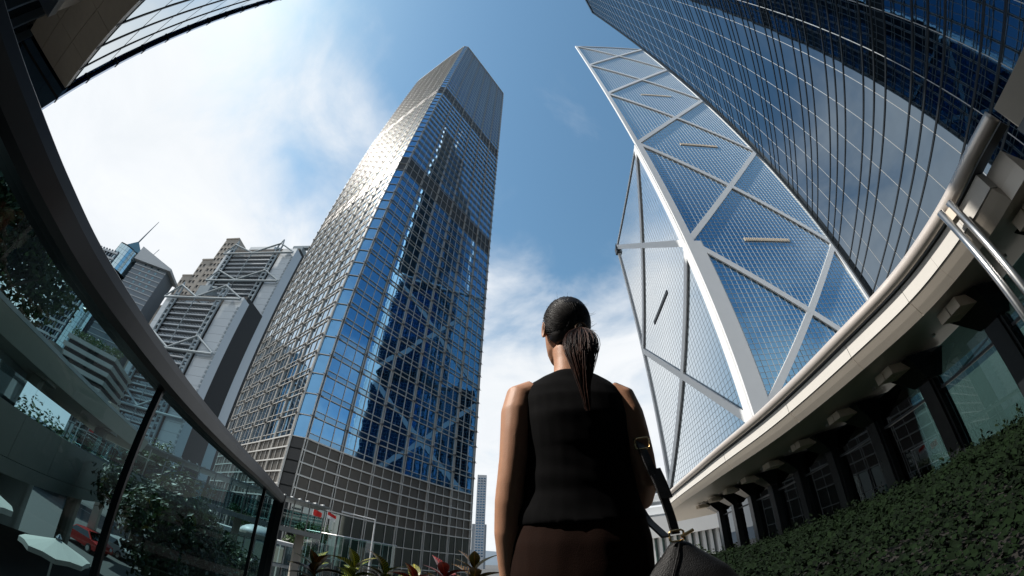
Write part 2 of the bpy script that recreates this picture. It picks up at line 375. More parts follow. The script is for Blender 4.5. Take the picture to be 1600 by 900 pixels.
# ------------------------------------------------------------------ faceted tower with white cross bracing
def braced_tower():
    S = 52.5; L0 = Vector((45.42, 58.10, 0)); FF = Frame(L0, 93.17); FL = Frame(L0, 3.17, True)
    R0, K0 = FF.p(S, 0), FL.p(S, 0); B0 = R0 + FL.U * S; ctr = (L0 + B0) / 2
    FR, FB = Frame(R0, 3.17), Frame(K0, 93.17, True)
    NODE = [19.8, 69.0, 125.0, 182.0, 239.0, 297.7]
    t = thing('faceted_tower', 'slanted prism skyscraper with white diagonal cross bracing over blue glass', 'tower', ctr + Vector((0, 0, STREET)))
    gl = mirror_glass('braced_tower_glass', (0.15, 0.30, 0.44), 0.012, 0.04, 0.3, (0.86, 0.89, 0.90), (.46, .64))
    alu = mat('pale_aluminium', (0.80, 0.82, 0.83), 0.42, 0.0, 0.06, 0.3)
    bar = mat('aluminium_mullion', (0.50, 0.55, 0.58), 0.4, 0.3, 0.06, 0.5)
    RH, NC = 1.40, 36; PW = S / NC
    core = MB(); c0 = Vector((0, 0, 0)); e = .985
    def tri_prism(a, b, za, zc):      # outer wall a-b to height za, roof rising to zc over the centre
        A, B = ctr + (a - ctr) * e, ctr + (b - ctr) * e
        lo = [Vector((p.x, p.y, STREET)) for p in (A, B, ctr)]; hi = [Vector((A.x, A.y, za)), Vector((B.x, B.y, za)), Vector((ctr.x, ctr.y, zc))]
        core.loft([lo, hi])
    tri_prism(L0, R0, 297, 297); tri_prism(L0, K0, 124, 151); tri_prism(K0, B0, 68, 95); tri_prism(R0, B0, 238, 265)
    core.build('core', DARKIN, t)
    pm = pane_mesh('pane', PW - .12, RH - .12, gl)
    rest = MB()
    for F, zt, near in ((FF, 297.2, 8), (FL, 124.6, 8), (FR, 238, 0), (FB, 68, 0)):
        nr = int((zt - 16.0) / RH)
        for r in range(nr):
            z = 16.0 + r * RH
            for c in range(NC):
                k = (r if F is FF else r)
                if near and 4 <= r < 4 + near and (c < 18): pane_obj(pm, t, F, (c + .5) * PW, z + RH / 2, 0, .0012)
                else: pane_quad(rest, F, c * PW + .05, (c + 1) * PW - .05, z + .05, z + RH - .05, 0, .0012)
    for (a, b, za, zb) in ((L0, ctr, 125, 297.2), (R0, ctr, 239, 297.2), (K0, ctr, 69, 125), (B0, ctr, 69, 239)):
        d = (b - a); n = 26
        for i in range(n):
            for z in range(int(za), int(zb), 4): rest.face([a + d * (i / n) + Vector((0, 0, z)), a + d * ((i + 1) / n) + Vector((0, 0, z)), a + d * ((i + 1) / n) + Vector((0, 0, min(zb, z + 3.9))), a + d * (i / n) + Vector((0, 0, min(zb, z + 3.9)))])
    # sloping glass roofs of the lower quadrants
    for a, b, za, zc in ((L0, K0, 125, 152), (K0, B0, 69, 96), (R0, B0, 239, 266)):
        for i in range(12):
            for j in range(12):
                def P(u, v): q = a + (b - a) * u; r = q + (ctr - q) * v; return Vector((r.x, r.y, za + (zc - za) * v))
                rest.face([P(i / 12 + .004, j / 12 + .004), P((i + 1) / 12 - .004, j / 12 + .004), P((i + 1) / 12 - .004, (j + 1) / 12 - .004), P(i / 12 + .004, (j + 1) / 12 - .004)])
    rest.build('glazing', gl, t, stuff=True)
    # mullions and transoms
    for F, zt in ((FF, 297.5), (FL, 125.0)):
        k = 1.0 if F is FF else .45; m1 = MB(); m1.box(-.06 * k, .06 * k, 16.0, zt, 0, .08 * k); mm = m1.mesh('mullion', bar)
        for c in range(NC + 1): link('mullion', mm, t, F.mat(c * PW, 0, 0))
        m2 = MB(); m2.box(0, S, -.05 * k, .05 * k, 0, .05 * k); tm = m2.mesh('transom', bar)
        for r in range(int((zt - 16) / RH) + 1): link('transom', tm, t, F.mat(0, 16.0 + r * RH, 0))
    far = MB()
    for F, zt in ((FR, 238), (FB, 68)):
        for c in range(0, NC + 1): far.fbox(F, c * PW - .09, c * PW + .09, 16, zt, 0, .15)
        for r in range(0, int((zt - 16) / RH) + 1, 1): far.fbox(F, 0, S, 16 + r * RH - .07, 16 + r * RH + .07, 0, .12)
    far.build('far_side_grid', bar, t, stuff=True)
    # corner columns
    def corner(F, u0, widths, side):
        for (z0, z1, w) in widths:
            m = MB(); a, b = (u0, u0 + w) if side > 0 else (u0 - w, u0)
            m.fbox(F, a, b, z0, z1, -.4, .52); m.build('corner_column', alu, t)
    corner(FF, -.52, ((STREET, 69, 4.4), (69.003, 125, 2.3), (125.003, 298.3, 1.6)), 1)
    corner(FL, .0, ((STREET, 69, 2.6), (69.003, 125, 2.3)), 1)
    corner(FF, S + .5, ((STREET, 69, 2.7), (69.003, 298.3, 1.15)), -1)
    corner(FL, S + .3, ((STREET, 125, 1.3),), -1)
    corner(FR, S + .3, ((STREET, 239, 1.4),), -1); corner(FB, 0, ((STREET, 69, 1.4),), 1)
    corner(FR, .51, ((STREET, 239, 1.0),), 1)
    # diagonals, one set per module
    def brace(F, z0, z1, w, n):
        for k, (ua, ub) in enumerate(((.4, S - .4), (S - .4, .4))):
            m = MB(); m.beam(F.p(ua, z0), F.p(ub, z1), w, .1, .50 + .012 * k, F.N); m.build('diagonal_brace', alu, t)
    for i in range(5): brace(FF, NODE[i], NODE[i + 1], 1.75, 0)
    for i in range(2): brace(FL, NODE[i], NODE[i + 1], 1.9, 0)
    for i in range(4): brace(FR, NODE[i], NODE[i + 1], 1.7, 0)
    for i in range(1): brace(FB, NODE[i], NODE[i + 1], 1.7, 0)
    for F, z in ((FF, 298.0), (FL, 125.3)):
        m = MB(); m.fbox(F, .6, S - .6, z - .7, z + .35, -.3, .36); m.build('roof_edge', alu, t)
    # louvred slots of the refuge floors
    lit = mat('refuge_louvre', (0.62, 0.55, 0.45), 0.5, 0.2, 0.1, 2)
    for z in (70.3, 126.5, 183.5):
        m = MB(); m.fbox(FF, 18.3, 34.6, z - .65, z + .65, .02, .2)
        for i in range(24): m.fbox(FF, 18.5 + i * .67, 18.7 + i * .67, z - .6, z + .6, .2, .32)
        m.build('refuge_louvre', lit, t)
    m = MB(); m.fbox(FL, 20.2, 36.2, 69.0, 70.3, .02, .2)
    for i in range(20): m.fbox(FL, 20.4 + i * .79, 20.9 + i * .79, 69.1, 70.2, .2, .3)
    m.build('refuge_louvre', DSTEEL, t)
    cradle = MB(); cradle.fbox(FL, S - 1.6, S + .6, 120.5, 123.8, .3, 1.3); cradle.fbox(FL, S - 1.2, S - .9, 123.8, 126.5, .4, .7); cradle.fbox(FL, S - .2, S + .1, 123.8, 126.5, .4, .7)
    cradle.build('cleaning_cradle', DSTEEL, t)
    for k in (-.22, .22):
        b = ctr.lerp((L0 + R0) / 2, .42) + FF.U * S * k * .5
        m = MB(); m.tube([b + Vector((0, 0, 296)), b + Vector((0, 0, 320)), b + Vector((0, 0, 320.01)), b + Vector((0, 0, 345))], [1.0, .9, .5, .3], 10); m.build('mast', WHITE, t)
    base = MB(); base.loft([[p + Vector((0, 0, z)) for p in (L0 + (L0 - ctr) * .004, R0 + (R0 - ctr) * .004, B0 + (B0 - ctr) * .004, K0 + (K0 - ctr) * .004)] for z in (STREET, 16.0)]); base.build('stone_base', GRANITE, t)
braced_tower()

# ------------------------------------------------------------------ dark mirror tower close by
def dark_tower():
    a = rad(33); N = Vector((-math.cos(a), math.sin(a), 0)); D = 18.1; O = -N * D; F = Frame(O, 33, True)
    T0, T1, TOP = -46.0, 34.2, 182.6; DEP = 34.0
    t = thing('dark_mirror_tower', 'dark mirror glass tower with horizontal black fins beside the white canopy', 'tower', F.p(-5, STREET, -DEP / 2))
    gl = mirror_glass('smoked_mirror', (0.155, 0.20, 0.245), 0.012, 0.05, 0.35)
    fin = mat('black_fin', (0.035, 0.042, 0.048), 0.3, 0.7, 0.15, 1.0)
    jt = mat('pale_joint', (0.46, 0.48, 0.49), 0.5, 0.3, 0.1, 1.0)
    core = MB(); core.fbox(F, T0 + .2, T1 - .25, STREET, TOP - .3, -DEP, -.25); core.build('core', DARKIN, t)
    rows = []; z = 1.0; k = 0
    while z < TOP - 4.5:
        for h in (1.12, 1.12, 2.21): rows.append((z, z + h)); z += h
    PW = 2.9; us = []; u = T0
    while u < T1 - .1: us.append((u, min(u + PW, T1))); u += PW
    meshes = {h: pane_mesh('pane', PW - .05, h - .05, gl) for h in (1.12, 2.21)}
    rest = MB(); n = 0
    for (z0, z1) in rows:
        h = 1.12 if z1 - z0 < 2 else 2.21
        for (u0, u1) in us:
            if 4.5 < z0 < 40 and 4 < u0 < 34 and u1 - u0 > PW - .01 and n < 300:
                pane_obj(meshes[h], t, F, (u0 + u1) / 2, (z0 + z1) / 2, 0, .0009); n += 1
            else: pane_quad(rest, F, u0 + .025, u1 - .025, z0 + .025, z1 - .025, 0, .0009)
    SF = Frame(F.p(T1, 0, 0), 123)     # short side that turns away
    for (z0, z1) in rows:
        for i in range(11): pane_quad(rest, SF, i * 3.05 + .03, i * 3.05 + 3.0, z0 + .03, z1 - .03, 0, .001)
    rest.build('glazing', gl, t, stuff=True)
    fm = MB(); fm.box(T0, T1, -.06, .06, 0, .05); fmm = fm.mesh('fin', fin)
    for z in sorted({round(x, 3) for r in rows for x in r}): link('fin', fmm, t, F.mat(0, z, 0))
    jm = MB(); jm.box(-.022, .022, 1.0, rows[-1][1], -.02, .02); jmm = jm.mesh('joint', jt)
    for (u0, u1) in us: link('joint', jmm, t, F.mat(u0, 0, 0))
    em = MB(); em.fbox(F, T1 - .2, T1 + .1, STREET, TOP, -.3, .3); em.build('corner_trim', fin, t)
    rf = MB(); rf.fbox(F, T0, T1 + .1, rows[-1][1], TOP, -DEP, .25); rf.build('roof', fin, t)
    pd = MB(); pd.fbox(F, T0, T1, STREET, 1.0, -.4, .1); pd.build('podium', GRANITE, t)
dark_tower()

# ------------------------------------------------------------------ granite and glass tower close on the other side
def overhang_tower():
    H = 4.0; A = Vector((-6.90, .072, 0)); F = Frame(A, 103.5, True); LEN = 16.0; TOP = 44.0; DEP = 8.0; REC = 1.15; CW, RHT = .62, .80
    t = thing('overhang_tower', 'white paned tower overhanging a granite soffit and a recessed dark lobby', 'tower', F.p(LEN / 2, DECK, -DEP / 2))
    gl = mirror_glass('pale_pane', (0.62, 0.68, 0.70), 0.03, 0.05, 0.8)
    blk = mat('black_gasket', (0.02, 0.022, 0.025), 0.5, 0.3, 0.2, 1.0)
    blue = mirror_glass('deep_blue_glass', (0.10, 0.20, 0.36), 0.03, 0.05, 0.8)
    core = MB(); core.fbox(F, .1, LEN, H + .14, TOP, -DEP, -.1); core.build('core', DARKIN, t)
    nz = int((TOP - H) / RHT); nc = int((LEN - .1) / CW); pm = pane_mesh('pane', CW - .03, RHT - .03, gl, .03); rest = MB()
    for c in range(nc):
        for r in range(nz):
            if r < 24 and c < 12: pane_obj(pm, t, F, .06 + (c + .5) * CW, H + .12 + (r + .5) * RHT, 0, .0015)
            else: pane_quad(rest, F, .06 + c * CW + .015, .06 + (c + 1) * CW - .015, H + .12 + r * RHT + .015, H + .12 + (r + 1) * RHT - .015, 0, .0015)
    rest.build('glazing', gl, t, stuff=True)
    fm = MB(); fm.box(-.018, .018, H, TOP, 0, .012); fmm = fm.mesh('mullion', blk)
    for c in range(1, nc + 1): link('mullion', fmm, t, F.mat(.06 + c * CW, 0, 0))
    # granite soffit of separate slabs
    sl = MB(); sl.box(.004, .836, .004, .376, 0, .1); slm = sl.mesh('soffit_slab', mat('soffit_granite', (0.52, 0.49, 0.44), 0.5, 0, .14, 9, .1, 80))
    for c in range(18):
        for r in range(3):
            M = Matrix.Identity(4); o = F.p(.04 + c * .84, H, -REC + .005 + r * .38)
            for i, ax in enumerate((F.U, F.N, F.V)):
                for q in range(3): M[q][i] = ax[q]
            for q in range(3): M[q][3] = o[q]
            link('soffit_slab', slm, t, M)
    bk = MB(); bk.fbox(F, 0, LEN, H + .1, H + .14, -REC, -.04); bk.build('soffit_backing', blk, t)
    dn = MB(); dn.fbox(F, 1.5, LEN, H - .44, H - .01, -REC + .2, -REC + .5); dn.build('downstand_beam', GRANITE, t)
    dn = MB(); dn.fbox(F, 1.5, LEN, H - .57, H - .445, -REC + .17, -REC + .53); dn.build('beam_trim', STEEL, t)
    # recessed lobby front
    lob = MB()
    for c in range(26):
        for z0, z1 in ((DECK, .7), (.74, 1.8), (1.84, 2.9), (2.94, H + .05)): pane_quad(lob, F, c * .6 + .02, (c + 1) * .6 - .02, z0, z1, -REC - .03, .003)
    lob.build('lobby_glass', mirror_glass('lobby_dark', (0.08, 0.11, 0.14), 0.03), t)
    lm = MB(); lm.box(-.027, .027, DECK, H, -REC - .027, -REC + .1); lmm = lm.mesh('lobby_mullion', mat('blue_grey_mullion', (0.10, 0.15, 0.20), 0.4, 0.6, 0.1, 1))
    for c in range(27): link('lobby_mullion', lmm, t, F.mat(c * .6, 0, 0))
    # narrow blue glass return proud of the end of the facade
    wg = MB(); wg.fbox(F, -.14, -.01, 1.0, TOP, -2.7, .06); wg.build('blue_return', blue, t)
    wm = MB(); wm.box(-.15, .002, 0, .03, -2.71, .068); wmm = wm.mesh('return_bar', blk)
    for r in range(60): link('return_bar', wmm, t, F.mat(0, 1.0 + r * .7, 0))
overhang_tower()

# ------------------------------------------------------------------ bank with exposed suspension trusses
def truss_bank():
    t = thing('suspension_bank_tower', 'grey bank tower with exposed ladder masts and V shaped suspension trusses', 'tower', Vector((-178, 155, STREET)))
    gm = mat('grey_clad_steel', (0.36, 0.42, 0.45), 0.75, 0.0, 0.08, 0.2, spec=.15)
    lg = mat('light_grey_panel', (0.50, 0.56, 0.60), 0.45, 0.15, 0.06, 0.15)
    dg = mirror_glass('bank_glass', (0.13, 0.18, 0.22), 0.05, 0.05, 0.3)
    bl = mirror_glass('bank_blue_glass', (0.08, 0.24, 0.50), 0.05)
    ledge = mat('sunshade_grey', (0.46, 0.50, 0.53), 0.5, 0.2, 0.1, 0.4)
    def slab(y0, y1, xl, xr, top, lx, rx, zt, trusses, zlow, name):
        F = Frame((xl, y0, 0), 90); W = xr - xl; a, b = lx - xl, rx - xl
        m = MB(); m.box(xl + .4, xr - .4, y0 + 2.6, y1, STREET, top - 6); m.build('core', DARKIN, t)
        # service strips either side of the masts, in panels
        for u0, u1 in ((1.0, a - 2.4), (b + 2.6, W - 1.0)):
            nz = int((top - 12 - zlow) / 5.0); pm = MB(); pm.box(.04, u1 - u0 - .04, .04, 4.94, -.3, 0); pmm = pm.mesh('service_panel', lg)
            for i in range(nz + 1): link('service_panel', pmm, t, F.mat(u0, zlow + i * 5.0, -.6))
            bk = MB(); bk.fbox(F, u0, u1, STREET, top - 8, -2.6, -.95); bk.build('service_core', DARKIN, t)
            rl = MB(); rl.box(-.25, .9, 0, 1.5, -.6, .35); rlm = rl.mesh('edge_rung', gm)
            for i in range(int((top - 14 - zlow) / 2.6)): link('edge_rung', rlm, t, F.mat(u1, zlow + i * 2.6, 0))
        # office floors between the masts
        nf = int((top - 8 - zlow) / 3.9)
        for i in range(nf):
            z = zlow + i * 3.9; f = MB(); f.fbox(F, a + 1.9, b - 1.9, z, z + .8, -2.5, -.2); 
            for k in range(int((b - a - 4) / 1.3)): f.fbox(F, a + 2.1 + k * 1.3, a + 2.35 + k * 1.3, z + .8, z + 2.6, -1.0, -.75)
            f.build('sunshade_floor', ledge, t)
        gz = MB()
        for i in range(nf):
            for k in range(12): pane_quad(gz, F, a + 1.9 + k * (b - a - 3.8) / 12 + .05, a + 1.9 + (k + 1) * (b - a - 3.8) / 12 - .05, zlow + i * 3.9 + .8, zlow + i * 3.9 + 3.85, -2.4, .004)
        gz.build('office_glass', dg, t, stuff=True)
        # ladder masts: two round posts and rungs
        for x in (a, b):
            l = MB()
            for s in (-1.7, 1.7): l.tube([F.p(x + s, zlow - 8, .7), F.p(x + s, zt - 3, .7)], .62, 8)
            z = zlow - 6
            while z < zt - 3: l.fbox(F, x - 1.5, x + 1.5, z, z + 1.25, .15, 1.1); z += 3.9
            l.build('ladder_mast', gm, t)
            c = MB(); c.tube([F.p(x - 1.7, zt - 3, .7), F.p(x, zt + 3.0, .7)], .5, 8); c.tube([F.p(x + 1.7, zt - 3, .7), F.p(x, zt + 3.0, .7)], .5, 8)
            c.build('mast_head', gm, t)
        mid = (a + b) / 2
        for zz in trusses:
            tr = MB()
            tr.tube([F.p(1, zz, 1.3), F.p(W - 1, zz, 1.3)], .72, 8)
            tr.tube([F.p(a, zz + 9.5, 1.3), F.p(mid, zz + .5, 1.3)], .62, 8); tr.tube([F.p(b, zz + 9.5, 1.3), F.p(mid, zz + .5, 1.3)], .62, 8)
            tr.tube([F.p(a, zz + 9.5, 1.3), F.p(1, zz + .5, 1.3)], .55, 8); tr.tube([F.p(b, zz + 9.5, 1.3), F.p(W - 1, zz + .5, 1.3)], .55, 8)
            tr.build('suspension_truss', gm, t)
            hg = MB(); hg.tube([F.p(mid, zz, 1.3), F.p(mid, max(zz - 32, zlow), 1.3)], .33, 6); hg.build('hanger', gm, t)
        # side wall facing the square tower
        sd = Frame((xr, y0, 0), 0)
        dp = y1 - y0
        w = MB(); w.fbox(sd, 0, dp * .28, STREET, top - 9, -.8, 0); w.build('side_panel', lg, t)
        w = MB()
        n = int((top - 10 - zlow) / 3.9)
        for i in range(n):
            for k in range(5): pane_quad(w, sd, dp * (.28 + .72 * k / 5) + .06, dp * (.28 + .72 * (k + 1) / 5) - .06, zlow + i * 3.9 + .1, zlow + i * 3.9 + 3.8, -.7, .004)
        w.build('side_glass', bl if y0 > 140 else dg, t)
        w = MB(); 
        for i in range(n): w.fbox(sd, dp * .28, dp, zlow + i * 3.9 - .1, zlow + i * 3.9 + .12, -.8, -.45)
        w.build('side_floor_bars', gm, t)
    slab(131, 151, -212, -144.5, 116, -201, -161.8, 114, (105, 70, 35), 8, 'low')
    slab(152, 180, -212.5, -146.5, 178, -204.7, -161.9, 175, (164, 137.8, 103), 100, 'high')
    # roof plant, crane
    rp = MB(); rp.loft([[Vector((x, y, z)) for x, y in ((-206, 166), (-200, 160), (-176, 160), (-170, 166), (-170, 184), (-206, 184))] for z in (170, 181)]); rp.build('roof_plant', lg, t)
    c = MB(); c.box(-158, -150, 160, 166, 172, 180); c.box(-160, -140, 161, 164, 179.9, 182); c.box(-143, -140, 160.5, 164.5, 177, 179.9); c.build('maintenance_crane', gm, t)
    c = MB(); c.box(-193, -183, 136, 146, 110, 120); c.box(-196, -180, 138, 141, 119.9, 121.4); c.build('maintenance_crane', gm, t)
truss_bank()

# ------------------------------------------------------------------ tower with a round glazed corner, stepped stone block, slim distant tower
def windows(F, t, us, vs, w, h, m, depth=.5):
    me = MB(); me.box(-w / 2, w / 2, -h / 2, h / 2, -depth, -depth + .05); me.box(-w / 2 - .15, w / 2 + .15, -h / 2 - .2, -h / 2, -depth, .12); mm = me.mesh('window', m)
    for u in us:
        for v in vs: link('window', mm, t, F.mat(u, v, 0))
def holed(F, mb, W, z0, z1, us, vs, w, h, th=.5):
    """Wall built of piers and spandrels so that the windows sit in real recesses."""
    z = z0
    for v in vs:
        mb.fbox(F, 0, W, z, v - h / 2, -th, 0); u0 = 0
        for u in us: mb.fbox(F, u0, u - w / 2, v - h / 2, v + h / 2, -th, 0); u0 = u + w / 2
        mb.fbox(F, u0, W, v - h / 2, v + h / 2, -th, 0); z = v + h / 2
    mb.fbox(F, 0, W, z, z1, -th, 0)
def stone_block():
    t = thing('stepped_stone_block', 'beige stone office block stepping up behind the grey truss bank', 'building', Vector((-262, 172, STREET)))
    st = mat('beige_stone', (0.37, 0.335, 0.29), 0.8, 0, 0.12, 0.2, 0.15, 4); wd = mirror_glass('stone_block_window', (0.07, 0.08, 0.09), 0.08)
    # each step: x range, front y, height
    for (x0, x1, y, zt) in ((-302, -271, 170, 127), (-271, -259, 170, 160), (-259, -247, 170, 178), (-247, -232, 170, 203)):
        F = Frame((x0, y, 0), 90); W = x1 - x0
        us = [2.2 + i * 4.2 for i in range(int((W - 2) / 4.2))]; vs = [zt - 6 - 6.0 * i for i in reversed(range(18))]
        m = MB(); holed(F, m, W, 0, zt, us, vs, 2.5, 2.4, .7); m.build('wall', st, t)
        b = MB(); b.box(x0, x1, y + .72, y + 22, 0, zt - .4); b.build('rear_wing', st, t)
        r = MB(); r.box(x0 - .4, x1 - .02, y - .5, y + 22, zt, zt + 1.3); r.build('cornice', st, t)
        windows(F, t, us, vs, 2.5, 2.4, wd, .6)
        # right flank, bands of shadowed openings
        S = Frame((x1, y, 0), 0); vv = vs[-7:]
        q = MB(); holed(S, q, 20, vv[0] - 4, zt - .5, [5, 10, 15], vv, 3.6, 2.4, .4); 
        f = q.build('flank_wall', st, t); f.location = (.5, 0, 0)
stone_block()
def corner_tower():
    t = thing('rounded_corner_tower', 'tower with a bowed pale glass corner, ribbed side walls and a thin mast', 'tower', Vector((-285, 130, STREET)))
    gr = mat('blue_grey_granite', (0.16, 0.20, 0.235), 0.5, 0.1, 0.12, 0.3); pl = mat('pale_rib', (0.50, 0.53, 0.54), 0.5, 0.2, 0.08, 0.3)
    gl = mirror_glass('pale_teal_glass', (0.42, 0.55, 0.60), 0.04, 0.04, 0.2); dk = mirror_glass('teal_dark_glass', (0.10, 0.17, 0.21), 0.05, 0.04, 0.2)
    P = polar(-65.0, 300)      # bowed bay in the middle
    # ribbed wing towards the bank
    F = Frame(polar(-64.6, 296), 66); W = 28.5
    m = MB(); m.fbox(F, 0, W, STREET, 134, -16, 0); m.build('ribbed_wing', gr, t)
    for i in range(34):
        z = 131 - i * 4.0
        r = MB(); r.fbox(F, -.1, W + .2, z, z + .55, 0, .4); r.build('rib', pl, t)
        if i < 6:
            for k in (8, 14, 20):
                w = MB(); w.fbox(F, k, k + 1.6, z + 1.4, z + 3.2, -.3, .06); w.build('window', dk, t)
    r = MB(); r.hexa([F.p(-2, 134, -17), F.p(W + 3.5, 134, -17), F.p(W + 3.5, 134, 2.5), F.p(-2, 134, 2.5), F.p(-2, 146, -17), F.p(W + 3.5, 136, -17), F.p(W + 3.5, 136, 2.5), F.p(-2, 146, 2.5)]); r.build('roof_wedge', pl, t)
    # bowed glass bay
    def bay(z0, z1, r0, name):
        b = MB(); n = 10; c = polar(-66.1, 313); nz = int((z1 - z0) / 4)
        for i in range(n):
            for k in range(nz):
                a0, a1 = [rad(72 + 84 * (i + d) / n) for d in (0.03, .97)]; q = []
                for (aa, zz) in ((a0, z0 + 4 * k), (a1, z0 + 4 * k), (a1, z0 + 4 * k + 3.85), (a0, z0 + 4 * k + 3.85)): q.append(c + Vector((math.sin(aa) * r0, math.cos(aa) * r0, zz)))
                b.face(q)
        b.build(name, gl, t)
        d = MB(); d.loft([[c + Vector((math.sin(rad(70 + 88 * i / 12)) * (r0 - .3), math.cos(rad(70 + 88 * i / 12)) * (r0 - .3), z)) for i in range(13)] + [c + Vector((-8, 8, z))] for z in (z0, z1)]); d.build('bay_core', DARKIN, t)
    bay(119, 140, 15.0, 'upper_bay'); bay(0, 112, 15.0, 'lower_bay')
    s = MB(); c = polar(-66.1, 313); s.loft([[c + Vector((math.sin(rad(70 + 88 * i / 12)) * 12.5, math.cos(rad(70 + 88 * i / 12)) * 12.5, z)) for i in range(13)] + [c + Vector((-8, 8, z))] for z in (111, 120)]); s.build('shadow_gap', dk, t)
    # framed wing on the other side
    G = Frame(polar(-70.6, 318), 70); W2 = 26
    m = MB(); m.fbox(G, 0, W2, STREET, 130, -14, -.7); m.build('framed_wing', dk, t)
    fm = MB(); fm.box(0, W2, 0, 1.5, -.7, .3); fmm = fm.mesh('frame_band', pl)
    for i in range(24): link('frame_band', fmm, t, G.mat(0, 128 - i * 5.2, 0))
    pm = MB(); pm.box(0, 1.0, STREET, 131, -.7, .15); pmm = pm.mesh('frame_post', gr)
    for i in range(9): link('frame_post', pmm, t, G.mat(i * 3.1, 0, 0))
    # prow roof and mast
    pr = MB(); a, b, c2 = polar(-67.4, 300, 139), polar(-64.6, 297, 140), polar(-65.6, 322, 140); q = polar(-66.2, 303, 150)
    pr.face([a, b, q]); pr.face([b, c2, q]); pr.face([c2, a, q]); pr.face([a, c2, b]); pr.build('prow_roof', mat('copper_teal', (0.17, 0.28, 0.31), 0.4, 0.5, 0.15, .2), t)
    ms = MB(); ms.tube([q - Vector((0, 0, 4)), polar(-65.8, 302, 174)], [.7, .2], 6); ms.build('mast', gr, t); ms = MB(); ms.tube([polar(-63.5, 300, 142), polar(-63.1, 300, 155)], .22, 5); ms.build('mast', gr, t)
    an = MB()
    for k, az in enumerate((-62.0, -61.4)): an.tube([polar(az, 300, 134), polar(az + .05, 300, 146 + k * 2)], .2, 5); an.tube([polar(az - .4, 300, 142 + k), polar(az + .4, 300, 144 + k)], .15, 5)
    an.build('aerial', gr, t)
corner_tower()
def slim_tower():
    t = thing('slim_distant_tower', 'slim pale apartment tower far behind the square glass tower', 'tower', polar(-3.9, 460, STREET))
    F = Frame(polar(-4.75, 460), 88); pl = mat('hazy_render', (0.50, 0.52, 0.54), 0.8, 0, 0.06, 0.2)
    m = MB(); m.fbox(F, 0, 11, STREET, 106, -11, 0); m.build('shaft', pl, t)
    w = MB(); w.box(0, 2.4, 0, 1.5, 0, .12); wm = w.mesh('window', mirror_glass('hazy_window', (0.35, 0.40, 0.45), .1))
    for i in range(30):
        for k in range(3): link('window', wm, t, F.mat(1 + k * 3.3, 8 + i * 3.2, 0))
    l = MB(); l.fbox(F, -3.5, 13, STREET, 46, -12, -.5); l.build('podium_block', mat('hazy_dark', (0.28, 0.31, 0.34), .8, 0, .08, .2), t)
slim_tower()
h = MB(); ring = []
for i in range(41):
    a = -40 + i * 2.6; hh = 60 + 75 * mnoise.noise(Vector((i * .33, 2.1, 0))) + 30 * mnoise.noise(Vector((i * .9, 5, 0)))
    ring.append((a, max(20, hh)))
for (a0, h0), (a1, h1) in zip(ring[:-1], ring[1:]): h.hexa([polar(a0, 2400, STREET - 2), polar(a1, 2400, STREET - 2), polar(a1, 3000, STREET - 2), polar(a0, 3000, STREET - 2), polar(a0, 2500, h0), polar(a1, 2500, h1), polar(a1, 2900, h1 * .9), polar(a0, 2900, h0 * .9)])
tag(h.build('hills', mat('far_hill', (0.16, 0.20, 0.24), 0.95, 0, .2, .01)), kind='structure')

# ------------------------------------------------------------------ terrace
tr = MB()
tile = MB(); tile.box(.004, .596, .004, .596, -.03, 0); paving = mat('terrace_stone', (0.20, 0.195, 0.185), 0.7, 0, .15, 4, .15, 60); tmesh = tile.mesh('paving_tile', paving)
EDGE = [(-.62, -6), (-.60, -2.2), (-.72, -1.0), (-.80, -.3), (-.95, .3), (-1.15, .9), (-1.36, 1.4), (-1.68, 2.2), (-2.2, 3.3), (-2.2, 3.9), (6.5, 3.9), (6.5, -6)]
tr.loft([[Vector((x, y, z)) for x, y in EDGE] for z in (DECK - .5, DECK - .031)]); terrace = tr.build('terrace_floor', mat('tile_bed', (0.10, 0.10, 0.095), .9, 0, .2, 4)); tag(terrace, kind='structure')
for i in range(12):
    for j in range(9):
        if -1.9 + i * .6 < -.75 - .32 * max(0, -1.5 + j * .6): continue
        link('paving_tile', tmesh, terrace, Matrix.Translation((-1.9 + i * .6, -1.5 + j * .6, DECK)))
tb = MB(); tb.loft([[Vector((x * .97, y * .99, z)) for x, y in EDGE] for z in (STREET, DECK - .502)]); tag(tb.build('terrace_podium', GRANITE), kind='structure')

